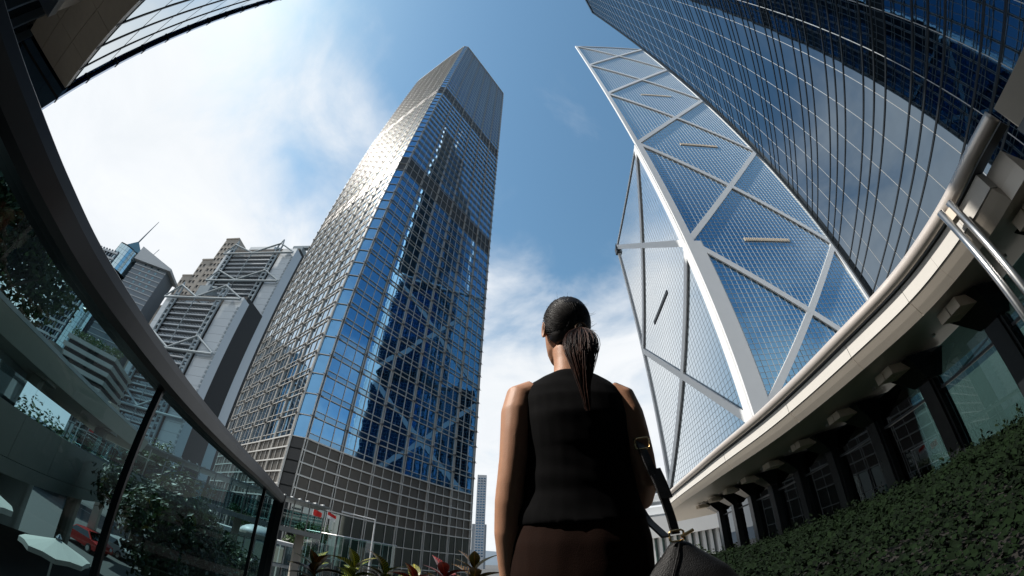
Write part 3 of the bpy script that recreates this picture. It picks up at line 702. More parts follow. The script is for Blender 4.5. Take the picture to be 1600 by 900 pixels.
# ------------------------------------------------------------------ glass balustrade with a heavy dark handrail
def balustrade():
    hz = .335
    P = catmull([(-.50, -2.2, hz), (-.60, -1.0, hz), (-.665, -.42, hz), (-.715, -.06, hz), (-.765, .12, hz), (-.82, .27, hz), (-.90, .51, hz), (-1.04, .87, hz), (-1.24, 1.38, hz), (-1.55, 2.15, hz), (-2.04, 3.22, hz)], 8)
    t = thing('glass_balustrade', 'glass balustrade with a thick dark curved handrail at the terrace edge', 'balustrade', Vector((-1.1, .9, DECK)))
    rl = mat('dark_rail_metal', (0.020, 0.023, 0.027), 0.34, 0.35, .15, 5)
    prof = [(-.030, -.062), (.030, -.062), (.042, -.048), (.046, -.01), (.042, .012), (.024, .022), (-.024, .022), (-.042, .012), (-.046, -.01), (-.042, -.048)]
    m = MB(); m.sweep(P, prof); m.build('handrail', rl, t, smooth=False)
    def post(i, w, d):
        p = P[i]; tt = (P[min(i + 1, len(P) - 1)] - P[i - 1]); tt.z = 0; tt.normalize(); r = Vector((tt.y, -tt.x, 0)); q = MB()
        q.hexa([p + tt * a * w + r * b * d + Vector((0, 0, z)) for z in (DECK - p.z, -.05) for a, b in ((-1, -1), (1, -1), (1, 1), (-1, 1))]); q.build('post', rl, t)
    def nearest(az): return min(range(len(P)), key=lambda i: abs(math.degrees(math.atan2(P[i].x, P[i].y)) - az) + (100 if P[i].y < -.2 else 0))
    i1, i2 = nearest(-52.3), nearest(-34.6)
    for i in (i1, i2): post(i, .006, .011)
    e = P[-1]; tt = (P[-1] - P[-2]).normalized(); r = Vector((tt.y, -tt.x, 0)); q = MB()
    q.hexa([e + tt * a + r * b + Vector((0, 0, z)) for z in (DECK - e.z, .018) for a, b in ((-.05, -.05), (.03, -.05), (.03, .05), (-.05, .05))]); q.build('end_post', rl, t)
    gl = clear_glass('balustrade_glass', (0.28, 0.45, 0.49), 0.22)
    cuts = [0, nearest(-80) - 14, i1, i2, len(P) - 1]
    for a, b in zip(cuts[:-1], cuts[1:]):
        if b - a < 2: continue
        gm = MB(); seg = P[a:b + 1]
        for p0, p1 in zip(seg[:-1], seg[1:]): gm.face([(p0.x, p0.y, DECK + .05), (p1.x, p1.y, DECK + .05), (p1.x, p1.y, hz - .05), (p0.x, p0.y, hz - .05)])
        gm.build('glass_pane', gl, t, smooth=True)
    sh = MB(); sh.sweep([Vector((p.x, p.y, DECK)) for p in P], [(-.05, 0), (.05, 0), (.05, .09), (-.05, .09)]); sh.build('base_shoe', rl, t)
balustrade()

# ------------------------------------------------------------------ canopy pavilion
CP = [(7.17, .0, 0), (7.22, .7, 0), (7.45, 1.6, 0), (7.6, 2.6, 0), (7.68, 3.65, 0), (7.64, 5.87, 0), (7.92, 9.4, 0), (8.5, 15.3, 0), (10.4, 25.0, 0), (14.2, 33.5, 0)]
def pavilion():
    t = thing('canopy_pavilion', 'low pavilion with a curved cream canopy, steel tube edge and dark columns', 'building', Vector((11, 11, STREET)))
    cream = mat('cream_panel', (0.70, 0.63, 0.54), 0.5, 0.0, .06, 1.2, .05, 40); soff = mat('soffit_panel', (0.74, 0.69, 0.62), 0.42, 0.1, .08, .6)
    tubem = mat('satin_tube', (0.68, 0.62, 0.57), 0.33, 0.35, .06, 2); white = mat('fascia_white', (0.72, 0.70, 0.66), 0.45, 0, .05, 1)
    P = catmull(CP, 10)
    tb = MB(); tb.tube([p + Vector((0, 0, 3.60)) for p in P], .15, 18); tb.build('edge_tube', tubem, t, smooth=True)
    k = 9; Pf = [p for p in P if p.y > .9]; segs = [Pf[i:i + k + 1] for i in range(0, len(Pf) - 1, k)]
    for s in segs:
        if len(s) < 2: continue
        s = list(s); s[0] = s[0].lerp(s[1], .028); s[-1] = s[-1].lerp(s[-2], .028)
        m = MB(); m.sweep(s, [(.05, 3.06), (.30, 3.06), (.30, 3.42), (.05, 3.40)]); m.build('fascia_panel', white, t)
        m = MB(); m.sweep(s, [(.07, 3.04), (.17, 2.88), (.28, 2.72), (.60, 2.78), (.60, 3.02)]); m.build('cove_panel', cream, t)
    m = MB(); m.sweep([p for p in P if p.y > .35], [(.285, 2.725), (6.5, 2.80), (6.5, 3.35), (.32, 3.35), (.32, 3.0)]); m.build('soffit', soff, t)
    m = MB(); m.sweep(P, [(-.02, 3.50), (.30, 3.46), (.30, 3.425), (-.02, 3.425)]); m.build('gutter', DSTEEL, t)
    # flared far end of the canopy
    e = P[-1]; tt = (P[-1] - P[-3]).normalized(); r = Vector((tt.y, -tt.x, 0)); m = MB(); rings = []
    for i in range(9):
        a = i / 8; off = e + tt * (3.0 * math.sin(a * PI / 2)) ; rings.append([off + r * (a * 3.2), off + r * (a * 3.2) + Vector((0, 0, 0))])
    # columns, capitals, glazing
    black = mat('black_granite', (0.018, 0.021, 0.023), 0.16, 0.1, .3, 3); blockm = mat('cream_block', (0.82, 0.72, 0.60), 0.6, 0, .06, 3)
    cols = [Vector((9.75 + .165 * (3.1 + 2.42 * i - 3.1) , 3.1 + 2.42 * i, 0)) for i in range(-1, 9)]
    d0 = (cols[-1] - cols[0]).normalized(); F = Frame((cols[0].x, cols[0].y, 0), math.degrees(math.atan2(d0.x, d0.y)), True); step = (cols[1] - cols[0]).length
    for i in range(len(cols)):
        u = i * step
        c = MB(); c.fbox(F, u - .20, u + .20, STREET, 2.05, -.30, .18); c.fbox(F, u - .27, u - .205, STREET, 2.05, -.26, .10); c.fbox(F, u + .205, u + .27, STREET, 2.05, -.26, .10); c.build('column', black, t)
        c = MB(); c.hexa([F.p(u - .28, 2.06, -.36), F.p(u + .28, 2.06, -.36), F.p(u + .28, 2.06, .24), F.p(u - .28, 2.06, .24), F.p(u - .55, 2.72, -.6), F.p(u + .55, 2.72, -.6), F.p(u + .55, 2.66, .95), F.p(u - .55, 2.66, .95)]); cc = c.build('capital', black, t)
        for s in (-1, 1):
            b = MB(); a0, a1 = sorted((s * .012, s * .30)); b.fbox(F, u + a0, u + a1, 2.44, 2.66, .72, 1.40); b.build('bracket_block', blockm, t)
    gl = clear_glass('pavilion_glass', (0.30, 0.42, 0.42), 1.5)
    for i in range(len(cols) - 1):
        u0, u1 = i * step + .28, (i + 1) * step - .28
        for z0, z1 in ((-1.4, 1.72), (1.80, 2.6)):
            p = MB(); p.fbox(F, u0, u1, z0, z1, -.12, -.10); p.build('glass_pane', gl, t)
        b = MB(); b.fbox(F, u0, u1, 1.73, 1.79, -.16, -.04); b.build('transom', DSTEEL, t)
        b = MB(); b.fbox(F, u0, u1, -2.2, -1.42, -.2, .0); b.build('sill', CONC, t)
    # inside: floor, back wall, counter, ceiling lights off
    L = (len(cols) - 1) * step
    m = MB(); m.fbox(F, -.5, L + 2, -1.6, -1.5, -8, -.35); m.build('interior_floor', mat('interior_stone', (0.14, 0.135, 0.125), .35, 0, .1, 2), t)
    m = MB(); m.fbox(F, -.5, L * .62, -1.5, 2.75, -7.0, -6.8); m.build('back_wall', mat('interior_wall', (0.42, 0.44, 0.43), .6, 0, .15, .6), t)
    m = MB(); m.fbox(F, 5, 13, -1.5, -.5, -5, -4.2); m.build('counter', CONC, t)
    for u in (14, 18): m = MB(); m.fbox(F, u, u + .6, -1.5, 2.7, -6.5, -5.9); m.build('inner_post', black, t)
    # small spotlights in the soffit
    for i in range(9):
        q = Vector((9.0 + .12 * (2.4 * i), 1.9 + 2.42 * i, 2.69)); s = MB(); s.tube([q, q - Vector((0, 0, .06))], .05, 10); s.build('downlight', STEEL, t)
pavilion()
def end_frames():
    """Concrete pier and the pair of steel posts at the near end of the canopy."""
    c = thing('concrete_pier', 'weathered concrete pier with a recessed joint beside the end of the canopy tube', 'pier', Vector((10.5, -.9, STREET)))
    m = MB(); m.box(10.0, 11.4, -2.9, -.15, STREET, 5.1); m.build('shaft', CONC, c)
    m = MB(); m.box(9.93, 11.47, -2.97, -.08, 4.1, 4.35); m.box(9.985, 10.0, -1.2, -1.1, STREET, 4.1); m.build('joint_band', DSTEEL, c)
    r = thing('steel_post_pair', 'pair of polished steel posts holding up the canopy edge tube', 'posts', polar(76.4, 7.35, -.6))
    for az in (75.7, 77.5):
        m = MB(); p = polar(az, 7.35); m.tube([p + Vector((0, 0, -.7)), p + Vector((0, 0, 1.5)), p + Vector((0, 0, 3.46))], .068, 14); m.build('post', STEEL, r, smooth=True)
    m = MB(); q = polar(76.6, 7.42); m.box(q.x - .1, q.x + .12, q.y - .09, q.y + .09, 3.18, 3.38); m.build('bracket', mat('cream_block', (0.82, 0.72, 0.60)), r)
end_frames()

# ------------------------------------------------------------------ vegetation
def leaf_quad(mb, c, n, size, roll, fold=.25, m=0, ratio=.55):
    n = n.normalized(); a = n.orthogonal().normalized(); b = n.cross(a); d = a * math.cos(roll) + b * math.sin(roll); e = n.cross(d)
    l, w = size, size * ratio
    mb.face([c, c + d * l * .5 + e * w * .5 + n * fold * w * .4, c + d * l, c + d * l * .5 - e * w * .5 + n * fold * w * .4], m)
def rnd_dir():
    while True:
        v = Vector((random.uniform(-1, 1), random.uniform(-1, 1), random.uniform(-1, 1)))
        if .05 < v.length < 1: return v.normalized()
def tree(name, label, base, h, r, seed, nleaf, lsize, m, trunk_r=.14, lobes=9, squash=.8, group=None, cat='tree'):
    random.seed(seed); t = thing(name, label, cat, base, group); base = Vector(base)
    bark = mat('bark', (0.09, 0.075, 0.06), .9, 0, .3, 6, .4, 30)
    top = base + Vector((0, 0, h)); fork = base + Vector((random.uniform(-.2, .2), random.uniform(-.2, .2), h * .45))
    tk = MB(); tk.tube([base - Vector((0, 0, .2)), base.lerp(fork, .5) + Vector((.1, 0, 0)), fork], [trunk_r * 1.3, trunk_r, trunk_r * .8], 8)
    cs = []
    for i in range(lobes):
        a = 2 * PI * i / lobes + random.uniform(-.4, .4); q = random.uniform(.35, .9) if i else 0
        c = base + Vector((math.cos(a) * r * q, math.sin(a) * r * q, h * .68 + random.uniform(-.5, .75) * r * squash))
        cs.append((c, r * random.uniform(.34, .56))); mid = fork.lerp(c, .5) + Vector((0, 0, .1 * r)); tk.tube([fork, mid, c], [trunk_r * .55, trunk_r * .32, trunk_r * .1], 6)
    tk.build('trunk', bark, t)
    cr = MB()
    for i in range(nleaf):
        c, rr = random.choice(cs); d = rnd_dir(); p = c + d * rr * (random.random() ** .45) * (1 + .35 * mnoise.noise(c + d * 2.3))
        leaf_quad(cr, p, (d + rnd_dir() * .8 + Vector((0, 0, .5))), lsize * random.uniform(.6, 1.3), random.uniform(0, 6.28))
    cr.build('crown', m, t, stuff=True); return t
DKLEAF = leaf_mat('dark_leaf', (0.022, 0.042, 0.018), (0.055, 0.095, 0.035)); MDLEAF = leaf_mat('mid_leaf', (0.04, 0.085, 0.025), (0.09, 0.16, 0.05)); PLLEAF = leaf_mat('pale_leaf', (0.07, 0.14, 0.05), (0.16, 0.24, 0.10))

def ivy_bank():
    """Ivy covered bank that climbs from the terrace edge to the pavilion."""
    random.seed(21)
    def hgt(x, y):
        q = max(0.0, min(1.0, (x - 1.0) / 8.0)); base = -.80 + .76 * q ** .85 - .034 * max(0, y - 4) - .012 * max(0, y - 9) - .25 * max(0, min(1, (2.6 - x - .08 * y)))
        return base + .10 * mnoise.noise(Vector((x * 3.1, y * 3.1, 9))) * min(1, max(0, x - 1.2)) + .13 * mnoise.noise(Vector((x * .9, y * .9, 0))) + .05 * mnoise.noise(Vector((x * 2.6, y * 2.6, 4)))
    sl = MB(); nx, ny = 30, 60; X = lambda i, j: 1.15 + i * (8.1 + .165 * max(0, 22 * j / ny - 3)) / nx; Y = lambda j: -1.5 + j * 24.0 / ny
    X2 = lambda i, j: (1.15 + .10 * max(0, Y(j) - 2)) + i / nx * (9.35 + .165 * (Y(j) - 3.1) - (1.15 + .10 * max(0, Y(j) - 2)))
    idx = {}
    for i in range(nx + 1):
        for j in range(ny + 1): idx[i, j] = len(sl.v); sl.v.append((X2(i, j), Y(j), hgt(X2(i, j), Y(j)) - .06))
    for i in range(nx):
        for j in range(ny): sl.f.append((idx[i, j], idx[i + 1, j], idx[i + 1, j + 1], idx[i, j + 1])); sl.m.append(0)
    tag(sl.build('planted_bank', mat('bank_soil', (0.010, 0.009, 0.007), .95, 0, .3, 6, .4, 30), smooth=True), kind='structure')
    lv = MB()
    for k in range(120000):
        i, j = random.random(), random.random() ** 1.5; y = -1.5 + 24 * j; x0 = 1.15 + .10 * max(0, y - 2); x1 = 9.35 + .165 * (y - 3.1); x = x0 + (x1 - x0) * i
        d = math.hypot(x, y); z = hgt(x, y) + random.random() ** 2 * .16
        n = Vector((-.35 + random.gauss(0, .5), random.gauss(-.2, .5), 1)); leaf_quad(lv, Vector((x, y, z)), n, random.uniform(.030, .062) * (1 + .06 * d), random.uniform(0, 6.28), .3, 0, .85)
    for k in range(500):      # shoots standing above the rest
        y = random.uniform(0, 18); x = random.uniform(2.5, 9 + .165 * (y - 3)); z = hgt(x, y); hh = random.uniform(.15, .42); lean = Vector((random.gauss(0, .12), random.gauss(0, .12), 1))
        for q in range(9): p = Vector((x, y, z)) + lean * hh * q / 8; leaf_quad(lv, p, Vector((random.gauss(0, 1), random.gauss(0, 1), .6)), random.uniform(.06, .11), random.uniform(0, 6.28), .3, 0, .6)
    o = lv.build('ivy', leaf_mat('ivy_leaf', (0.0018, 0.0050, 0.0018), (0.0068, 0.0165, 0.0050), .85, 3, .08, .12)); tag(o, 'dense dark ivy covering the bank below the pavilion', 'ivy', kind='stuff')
ivy_bank()

def croton_material(name, base, vein):
    if name in MATS: return MATS[name]
    m = bpy.data.materials.new(name); m.use_nodes = True; MATS[name] = m; t = m.node_tree; b = t.nodes['Principled BSDF']; b.inputs['Roughness'].default_value = .32
    uv = t.nodes.new('ShaderNodeTexCoord'); sp = t.nodes.new('ShaderNodeSeparateXYZ'); t.links.new(uv.outputs['Object'], sp.inputs[0])
    ab = t.nodes.new('ShaderNodeMath'); ab.operation = 'ABSOLUTE'; t.links.new(sp.outputs[1], ab.inputs[0])
    # side veins slant away from the midrib: stripes of (x - |y|)
    sb = t.nodes.new('ShaderNodeMath'); sb.operation = 'SUBTRACT'; t.links.new(sp.outputs[0], sb.inputs[0]); t.links.new(ab.outputs[0], sb.inputs[1])
    sn = t.nodes.new('ShaderNodeMath'); sn.operation = 'MULTIPLY'; sn.inputs[1].default_value = 420; t.links.new(sb.outputs[0], sn.inputs[0])
    si = t.nodes.new('ShaderNodeMath'); si.operation = 'SINE'; t.links.new(sn.outputs[0], si.inputs[0])
    g1 = t.nodes.new('ShaderNodeMath'); g1.operation = 'GREATER_THAN'; g1.inputs[1].default_value = .72; t.links.new(si.outputs[0], g1.inputs[0])
    g2 = t.nodes.new('ShaderNodeMath'); g2.operation = 'LESS_THAN'; g2.inputs[1].default_value = .0028; t.links.new(ab.outputs[0], g2.inputs[0])
    mxx = t.nodes.new('ShaderNodeMath'); mxx.operation = 'MAXIMUM'; t.links.new(g1.outputs[0], mxx.inputs[0]); t.links.new(g2.outputs[0], mxx.inputs[1])
    ns = t.nodes.new('ShaderNodeTexNoise'); ns.inputs['Scale'].default_value = 40; t.links.new(uv.outputs['Object'], ns.inputs['Vector'])
    ml = t.nodes.new('ShaderNodeMath'); ml.operation = 'MULTIPLY'; t.links.new(mxx.outputs[0], ml.inputs[0]); t.links.new(ns.outputs['Fac'], ml.inputs[1]); 
    ml2 = t.nodes.new('ShaderNodeMath'); ml2.operation = 'MULTIPLY'; ml2.inputs[1].default_value = 1.7; ml2.use_clamp = True; t.links.new(ml.outputs[0], ml2.inputs[0])
    mx = t.nodes.new('ShaderNodeMix'); mx.data_type = 'RGBA'; mx.inputs['A'].default_value = (*base, 1); mx.inputs['B'].default_value = (*vein, 1)
    t.links.new(ml2.outputs[0], mx.inputs['Factor']); t.links.new(mx.outputs['Result'], b.inputs['Base Color'])
    return m
def crotons():
    pt = thing('planter', 'low stone planter holding croton plants beyond the terrace edge', 'planter', Vector((-.75, 2.5, DECK)))
    m = MB(); m.box(-1.75, .35, 2.2, 2.8, DECK, -.42); m.build('box', GRANITE, pt)
    m = MB(); m.box(-1.70, .30, 2.25, 2.75, -.42, -.40); m.build('soil', mat('bank_soil', (0.010, 0.009, 0.007)), pt)
    def leafmesh(L, W, m):
        mb = MB(); n = 8; rows = []
        for i in range(n + 1):
            u = i / n; w = W * math.sin(PI * min(1, u * 1.02)) ** .8 * (1 - .25 * u); rows.append([(L * u, s * w / 2, -.6 * L * u * u + .18 * abs(s) * w) for s in (-1, 0, 1)])
        for i in range(n):
            for s in (0, 1): mb.face([rows[i][s], rows[i + 1][s], rows[i + 1][s + 1], rows[i][s + 1]])
        return mb.mesh('leaf', m, True)
    kinds = [('yellow', (0.030, 0.055, 0.015), (0.62, 0.50, 0.05)), ('red', (0.10, 0.012, 0.012), (0.42, 0.06, 0.03)), ('dark', (0.022, 0.020, 0.012), (0.28, 0.14, 0.03)), ('green', (0.02, 0.05, 0.014), (0.38, 0.40, 0.05))]
    spots = [(-26.0, 2.75, -.10, 2, 'dark leaved croton at the end of the planter by the handrail post'), (-20.8, 2.66, -.045, 3, 'green and yellow veined croton in the planter, beside the dark leaved one'), (-16.8, 2.6, -.06, 2, 'bronze leaved croton in the middle of the planter'), (-12.6, 2.5, -.075, 0, 'yellow veined croton in the planter beside the red leaved one'), (-8.6, 2.5, -.03, 1, 'red leaved croton in the planter towards the woman'), (-4.6, 2.45, .03, 2, 'brown croton with upright leaves in the planter beside the woman')]
    for k, (az, d, ztop, kind, lab) in enumerate(spots):
        random.seed(60 + k); base = polar(az, d, -.40); t = thing('croton_plant', lab, 'plant', base)
        st = MB(); st.tube([base, base + Vector((.01, 0, .18)), base + Vector((0, .01, .40 + ztop - .10))], [.010, .008, .005], 6); st.build('stem', mat('plant_stem', (0.10, 0.09, 0.04), .7), t)
        lm = leafmesh(.165, .082, croton_material('croton_' + kinds[kind][0], kinds[kind][1], kinds[kind][2])); lm2 = leafmesh(.165, .082, croton_material('croton_' + kinds[(kind + 1) % 4][0], kinds[(kind + 1) % 4][1], kinds[(kind + 1) % 4][2]))
        for i in range(16):
            a = i * 2.4 + random.uniform(-.3, .3); v = i / 15; z = -.30 + (ztop - .06 + .30) * (.25 + .75 * v)
            M = Matrix.Translation((base.x, base.y, z)) @ Matrix.Rotation(a, 4, 'Z') @ Matrix.Rotation(-rad(18 + 50 * v + random.uniform(-10, 10)), 4, 'Y') @ Matrix.Rotation(random.uniform(-.5, .5), 4, 'X') @ Matrix.Scale(random.uniform(.8, 1.15), 4)
            link('leaf', lm if random.random() < .75 else lm2, t, M)
crotons()

tree('street_tree', 'large dark leafed street tree seen through the first glass pane', polar(-79, 25, STREET), 19.0, 4.2, 3, 9000, .42, DKLEAF, .22, 12)
tree('street_tree', 'dense dark tree below the glass footbridge', polar(-45.5, 19, STREET), 6.3, 2.9, 5, 9000, .26, DKLEAF, .16, 11)
tree('street_tree', 'dark tree beside the footbridge, next to the lit shop roof', polar(-40.2, 24, STREET), 6.0, 2.4, 8, 6000, .26, DKLEAF, .14, 9)
tree('street_tree', 'bright green crowned tree rising behind the footbridge', polar(-49.5, 43, STREET), 11.0, 3.2, 9, 6000, .36, MDLEAF, .2, 9)
tree('street_tree', 'small green tree at the foot of the square tower', polar(-27.5, 58, STREET), 9.2, 3.0, 12, 4000, .4, MDLEAF, .16, 8)
tree('round_shrub', 'clipped dark shrub in front of the white finned building', polar(26.2, 22, -3.0), 2.9, 1.3, 14, 5000, .13, DKLEAF, .06, 9, .8, None, 'shrub')
tree('round_shrub', 'pale green shrub beside the last pavilion column', polar(28.8, 21, -3.0), 2.8, 1.05, 15, 4500, .12, PLLEAF, .05, 8, .9, None, 'shrub')
pg = MB(); pg.box(6.5, 22, 3.9, 60, STREET, -2.6); tag(pg.build('garden_podium', GRANITE), kind='structure')

# ------------------------------------------------------------------ street beyond the balustrade
def footbridge():
    a, b = polar(-57, 36, 0), polar(-26, 36, 0); d = (b - a); L = d.length; F = Frame(a, math.degrees(math.atan2(d.x, d.y)))
    t = thing('footbridge', 'covered footbridge with glass sides and a thin roof in front of the square tower', 'footbridge', (a + b) / 2 + Vector((0, 0, STREET)))
    dk = mat('bridge_grey', (0.30, 0.32, 0.32), .5, .2, .1, 1); gl = clear_glass('bridge_glass', (0.42, 0.58, 0.58), 1.4)
    m = MB(); m.fbox(F, 0, L, .35, .75, -3.4, 0); m.build('deck', dk, t)
    m = MB(); m.fbox(F, -.3, L + .3, 3.1, 3.24, -3.9, .6); m.build('roof', dk, t)
    n = 14; pm = pane_mesh('glass_pane', L / n - .1, 1.35, gl, .02); ps = MB(); ps.box(-.05, .05, .75, 3.1, -.1, .02); psm = ps.mesh('post', STEEL)
    for i in range(n): link('glass_pane', pm, t, F.mat((i + .5) * L / n, 1.5, -.05))
    for i in range(n + 1): link('post', psm, t, F.mat(i * L / n, 0, 0))
    rb = MB(); rb.box(-.07, .07, 3.24, 3.36, -3.8, .55); rbm = rb.mesh('roof_rib', WHITE)
    for i in range(2 * n): link('roof_rib', rbm, t, F.mat((i + .5) * L / n / 2, 0, 0))
    hr = MB(); hr.fbox(F, 0, L, 2.18, 2.25, -.09, .03); hr.build('handrail', STEEL, t)
    for i in (1, 5, 9, 13):
        c = MB(); c.fbox(F, i * L / n - .3, i * L / n + .3, STREET, .35, -2.2, -1.4); c.build('pillar', CONC, t)
footbridge()
def shop_row():
    a, b = polar(-46, 44, 0), polar(-29, 48, 0); d = b - a; L = d.length; F = Frame(a, math.degrees(math.atan2(d.x, d.y)))
    t = thing('glazed_shop_row', 'low glazed shop row with a pale flat roof under the footbridge', 'building', (a + b) / 2 + Vector((0, 0, STREET)))
    m = MB(); m.fbox(F, -.5, L + .5, -1.1, -.7, -6, 1.2); m.build('roof', WHITE, t)
    m = MB(); m.fbox(F, 0, L, STREET, -1.1, -6, -.4); m.build('interior', mat('shop_interior', (0.10, 0.12, 0.115), .7, 0, .4, .6), t)
    m = MB(); m.fbox(F, -.5, L + .5, -3.5, -3.2, -.5, .9); m.build('awning_slab', WHITE, t)
    gl = mirror_glass('shop_glass', (0.20, 0.27, 0.27), .03); n = 12
    for r, (z0, z1) in enumerate(((STREET + .2, -3.55), (-3.15, -1.15))):
        pm = pane_mesh('shop_window', L / n - .16, z1 - z0, gl, .05)
        for i in range(n): link('shop_window', pm, t, F.mat((i + .5) * L / n, (z0 + z1) / 2, -.1 + .01 * r))
    ps = MB(); ps.box(-.06, .06, STREET, -1.1, -.2, .06); psm = ps.mesh('post', WHITE)
    for i in range(n + 1): link('post', psm, t, F.mat(i * L / n, 0, 0))
shop_row()
for k, (az, dd, lab) in enumerate(((-37.6, 46.5, 'round green shrub on the flat shop roof'), (-36.0, 47, 'smaller green shrub on the flat shop roof, towards the white dome'))):
    tree('roof_shrub', lab, polar(az, dd, -.72), 2.3 - .5 * k, 1.2 - .2 * k, 31 + k, 1500, .2, MDLEAF, .05, 6, .7, None, 'shrub')
def striped_block():
    c = polar(-64.5, 66); t = thing('striped_car_park', 'block with white and dark horizontal stripes and plants along its roof', 'building', c + Vector((0, 0, STREET)))
    F = Frame(polar(-66.5, 68), 55); G = Frame(F.p(9.0, 0), -35); wh = mat('stripe_white', (0.66, 0.65, 0.62), .7, 0, .1, .5)
    m = MB(); m.fbox(F, .3, 8.7, STREET, 14.4, -9, -.5); m.build('core', DARKIN, t)
    b = MB(); b.hexa([F.p(0, 0, 0), F.p(9, 0, 0), F.p(9, 0, -9.5), F.p(0, 0, -9.5), F.p(0, .62, 0), F.p(9, .62, 0), F.p(9, .62, -9.5), F.p(0, .62, -9.5)]); bm = b.mesh('white_band', wh)
    for i in range(15): link('white_band', bm, t, Matrix.Translation((0, 0, 14.0 - i * 1.28)))
    random.seed(4); pl = MB()
    for i in range(1200): leaf_quad(pl, F.p(random.uniform(0, 9), 14.7 + random.random() * 1.2, random.uniform(-2, 0)), rnd_dir(), .35, random.uniform(0, 6))
    pl.build('roof_plants', MDLEAF, t, stuff=True)
striped_block()
def curved_canopy():
    t = thing('curved_concrete_canopy', 'curved concrete canopy with a white coping sweeping down past the striped block', 'canopy', Vector((-18, 9, STREET)))
    P = catmull([(-15.6, -1.5, 3), (-16.4, 4.1, 3), (-17.1, 7.2, 3), (-19.5, 11.9, 3), (-23.9, 19.2, 3)], 8)
    m = MB(); m.sweep(P, [(0, 0), (0, .16), (-.5, .16), (-.5, 0)]); m.build('coping', WHITE, t)
    m = MB(); m.sweep(P, [(.0, -.02), (-.25, -.85), (-1.6, -1.05), (-5, -1.0), (-5, -.02)]); m.build('slab', mat('cream_concrete', (0.66, 0.61, 0.53), .8, 0, .12, 1.0, .2, 30), t)
    for i in (6, 16, 26):
        c = MB(); p = P[i] + Vector((-1.8, .8, 0)); c.loft([[p + Vector((math.cos(q * PI / 6) * rr, math.sin(q * PI / 6) * rr, z)) for q in range(12)] for z, rr in ((STREET - 3, .4), (.6 - 3 + 3, .4), (1.9 - 3, .9))][:2] + [[p + Vector((math.cos(q * PI / 6) * .95, math.sin(q * PI / 6) * .95, -1.0)) for q in range(12)]]); c.build('pillar', CONC, t)
    # parapet of the walkway below
    w = thing('curved_parapet', 'curved concrete walkway parapet topped with glass below the curved canopy', 'wall', Vector((-16, 10, STREET)))
    Q = catmull([(-13.5, 2.0, 0), (-14.6, 6.5, 0), (-16.8, 10.6, 0), (-20.5, 14.8, 0), (-24.5, 17.5, 0)], 8)
    for i in range(0, len(Q) - 1, 4):
        s = [p.copy() for p in Q[i:i + 5]]
        if len(s) < 2: continue
        s[0] = s[0].lerp(s[1], .015); s[-1] = s[-1].lerp(s[-2], .015)
        m = MB(); m.sweep(s, [(0, -1.1), (0, .35), (-.25, .35), (-.25, -1.1)]); m.build('parapet_panel', CONC, w)
        m = MB(); m.sweep(s, [(-.10, .36), (-.10, 1.25), (-.12, 1.25), (-.12, .36)]); m.build('glass_pane', clear_glass('bridge_glass', (0.42, 0.58, 0.58)), w)
    m = MB(); m.sweep(Q, [(.0, -1.6), (.0, -1.12), (-4, -1.12), (-4, -1.6)]); m.build('walkway_slab', CONC, w)
    m = MB(); m.sweep(Q, [(-4, STREET), (-4, 2.0), (-4.2, 2.0), (-4.2, STREET)]); m.build('back_wall', mat('interior_wall', (0.18, 0.185, 0.18)), w)
curved_canopy()
def umbrella(c, r, label, rot):
    t = thing('cafe_umbrella', label, 'umbrella', Vector((c.x, c.y, -4.6))); cl = mat('canvas', (0.62, 0.60, 0.55), .85, 0, .06, 3, .1, 40)
    for i in range(8):
        a0, a1 = rot + PI / 4 * i, rot + PI / 4 * (i + 1); m = MB()
        p0, p1 = c + Vector((math.cos(a0) * r, math.sin(a0) * r, -.30)), c + Vector((math.cos(a1) * r, math.sin(a1) * r, -.30)); md = (p0 + p1) / 2 + Vector((0, 0, .03))
        m.face([c, p0, md]); m.face([c, md, p1]); m.face([p0, p0 - Vector((0, 0, .12)), md - Vector((0, 0, .12)), md]); m.face([md, md - Vector((0, 0, .12)), p1 - Vector((0, 0, .12)), p1]); m.build('canvas_panel', cl, t)
        rb = MB(); rb.tube([c - Vector((0, 0, .03)), p0 - Vector((0, 0, .03))], .012, 5); rb.build('rib', DSTEEL, t)
    m = MB(); m.tube([Vector((c.x, c.y, -4.6)), c + Vector((0, 0, .1))], .03, 8); m.build('pole', STEEL, t)
    m = MB(); m.tube([c + Vector((0, 0, .02)), c + Vector((0, 0, .12))], [.09, .02], 8); m.build('finial', STEEL, t)
    m = MB(); m.box(c.x - .3, c.x + .3, c.y - .3, c.y + .3, -4.6, -4.5); m.build('base', GRANITE, t)
umbrella(polar(-57.5, 12.2, -2.05), .92, 'cream canvas cafe umbrella, open, beside the red car', .3)
umbrella(polar(-68.0, 10.8, -1.35), .92, 'cream canvas cafe umbrella farther along the walkway from the red car', .1)
lt = MB(); lt.hexa([(-22, -4, STREET), (-6, -4, STREET), (-6, 14, STREET), (-22, 14, STREET), (-22, -4, -4.6), (-6, -4, -4.6), (-6, 14, -4.6), (-22, 14, -4.6)]); tag(lt.build('lower_terrace', mat('lower_paving', (0.022, 0.022, 0.022), .8, 0, .2, .8)), kind='structure')
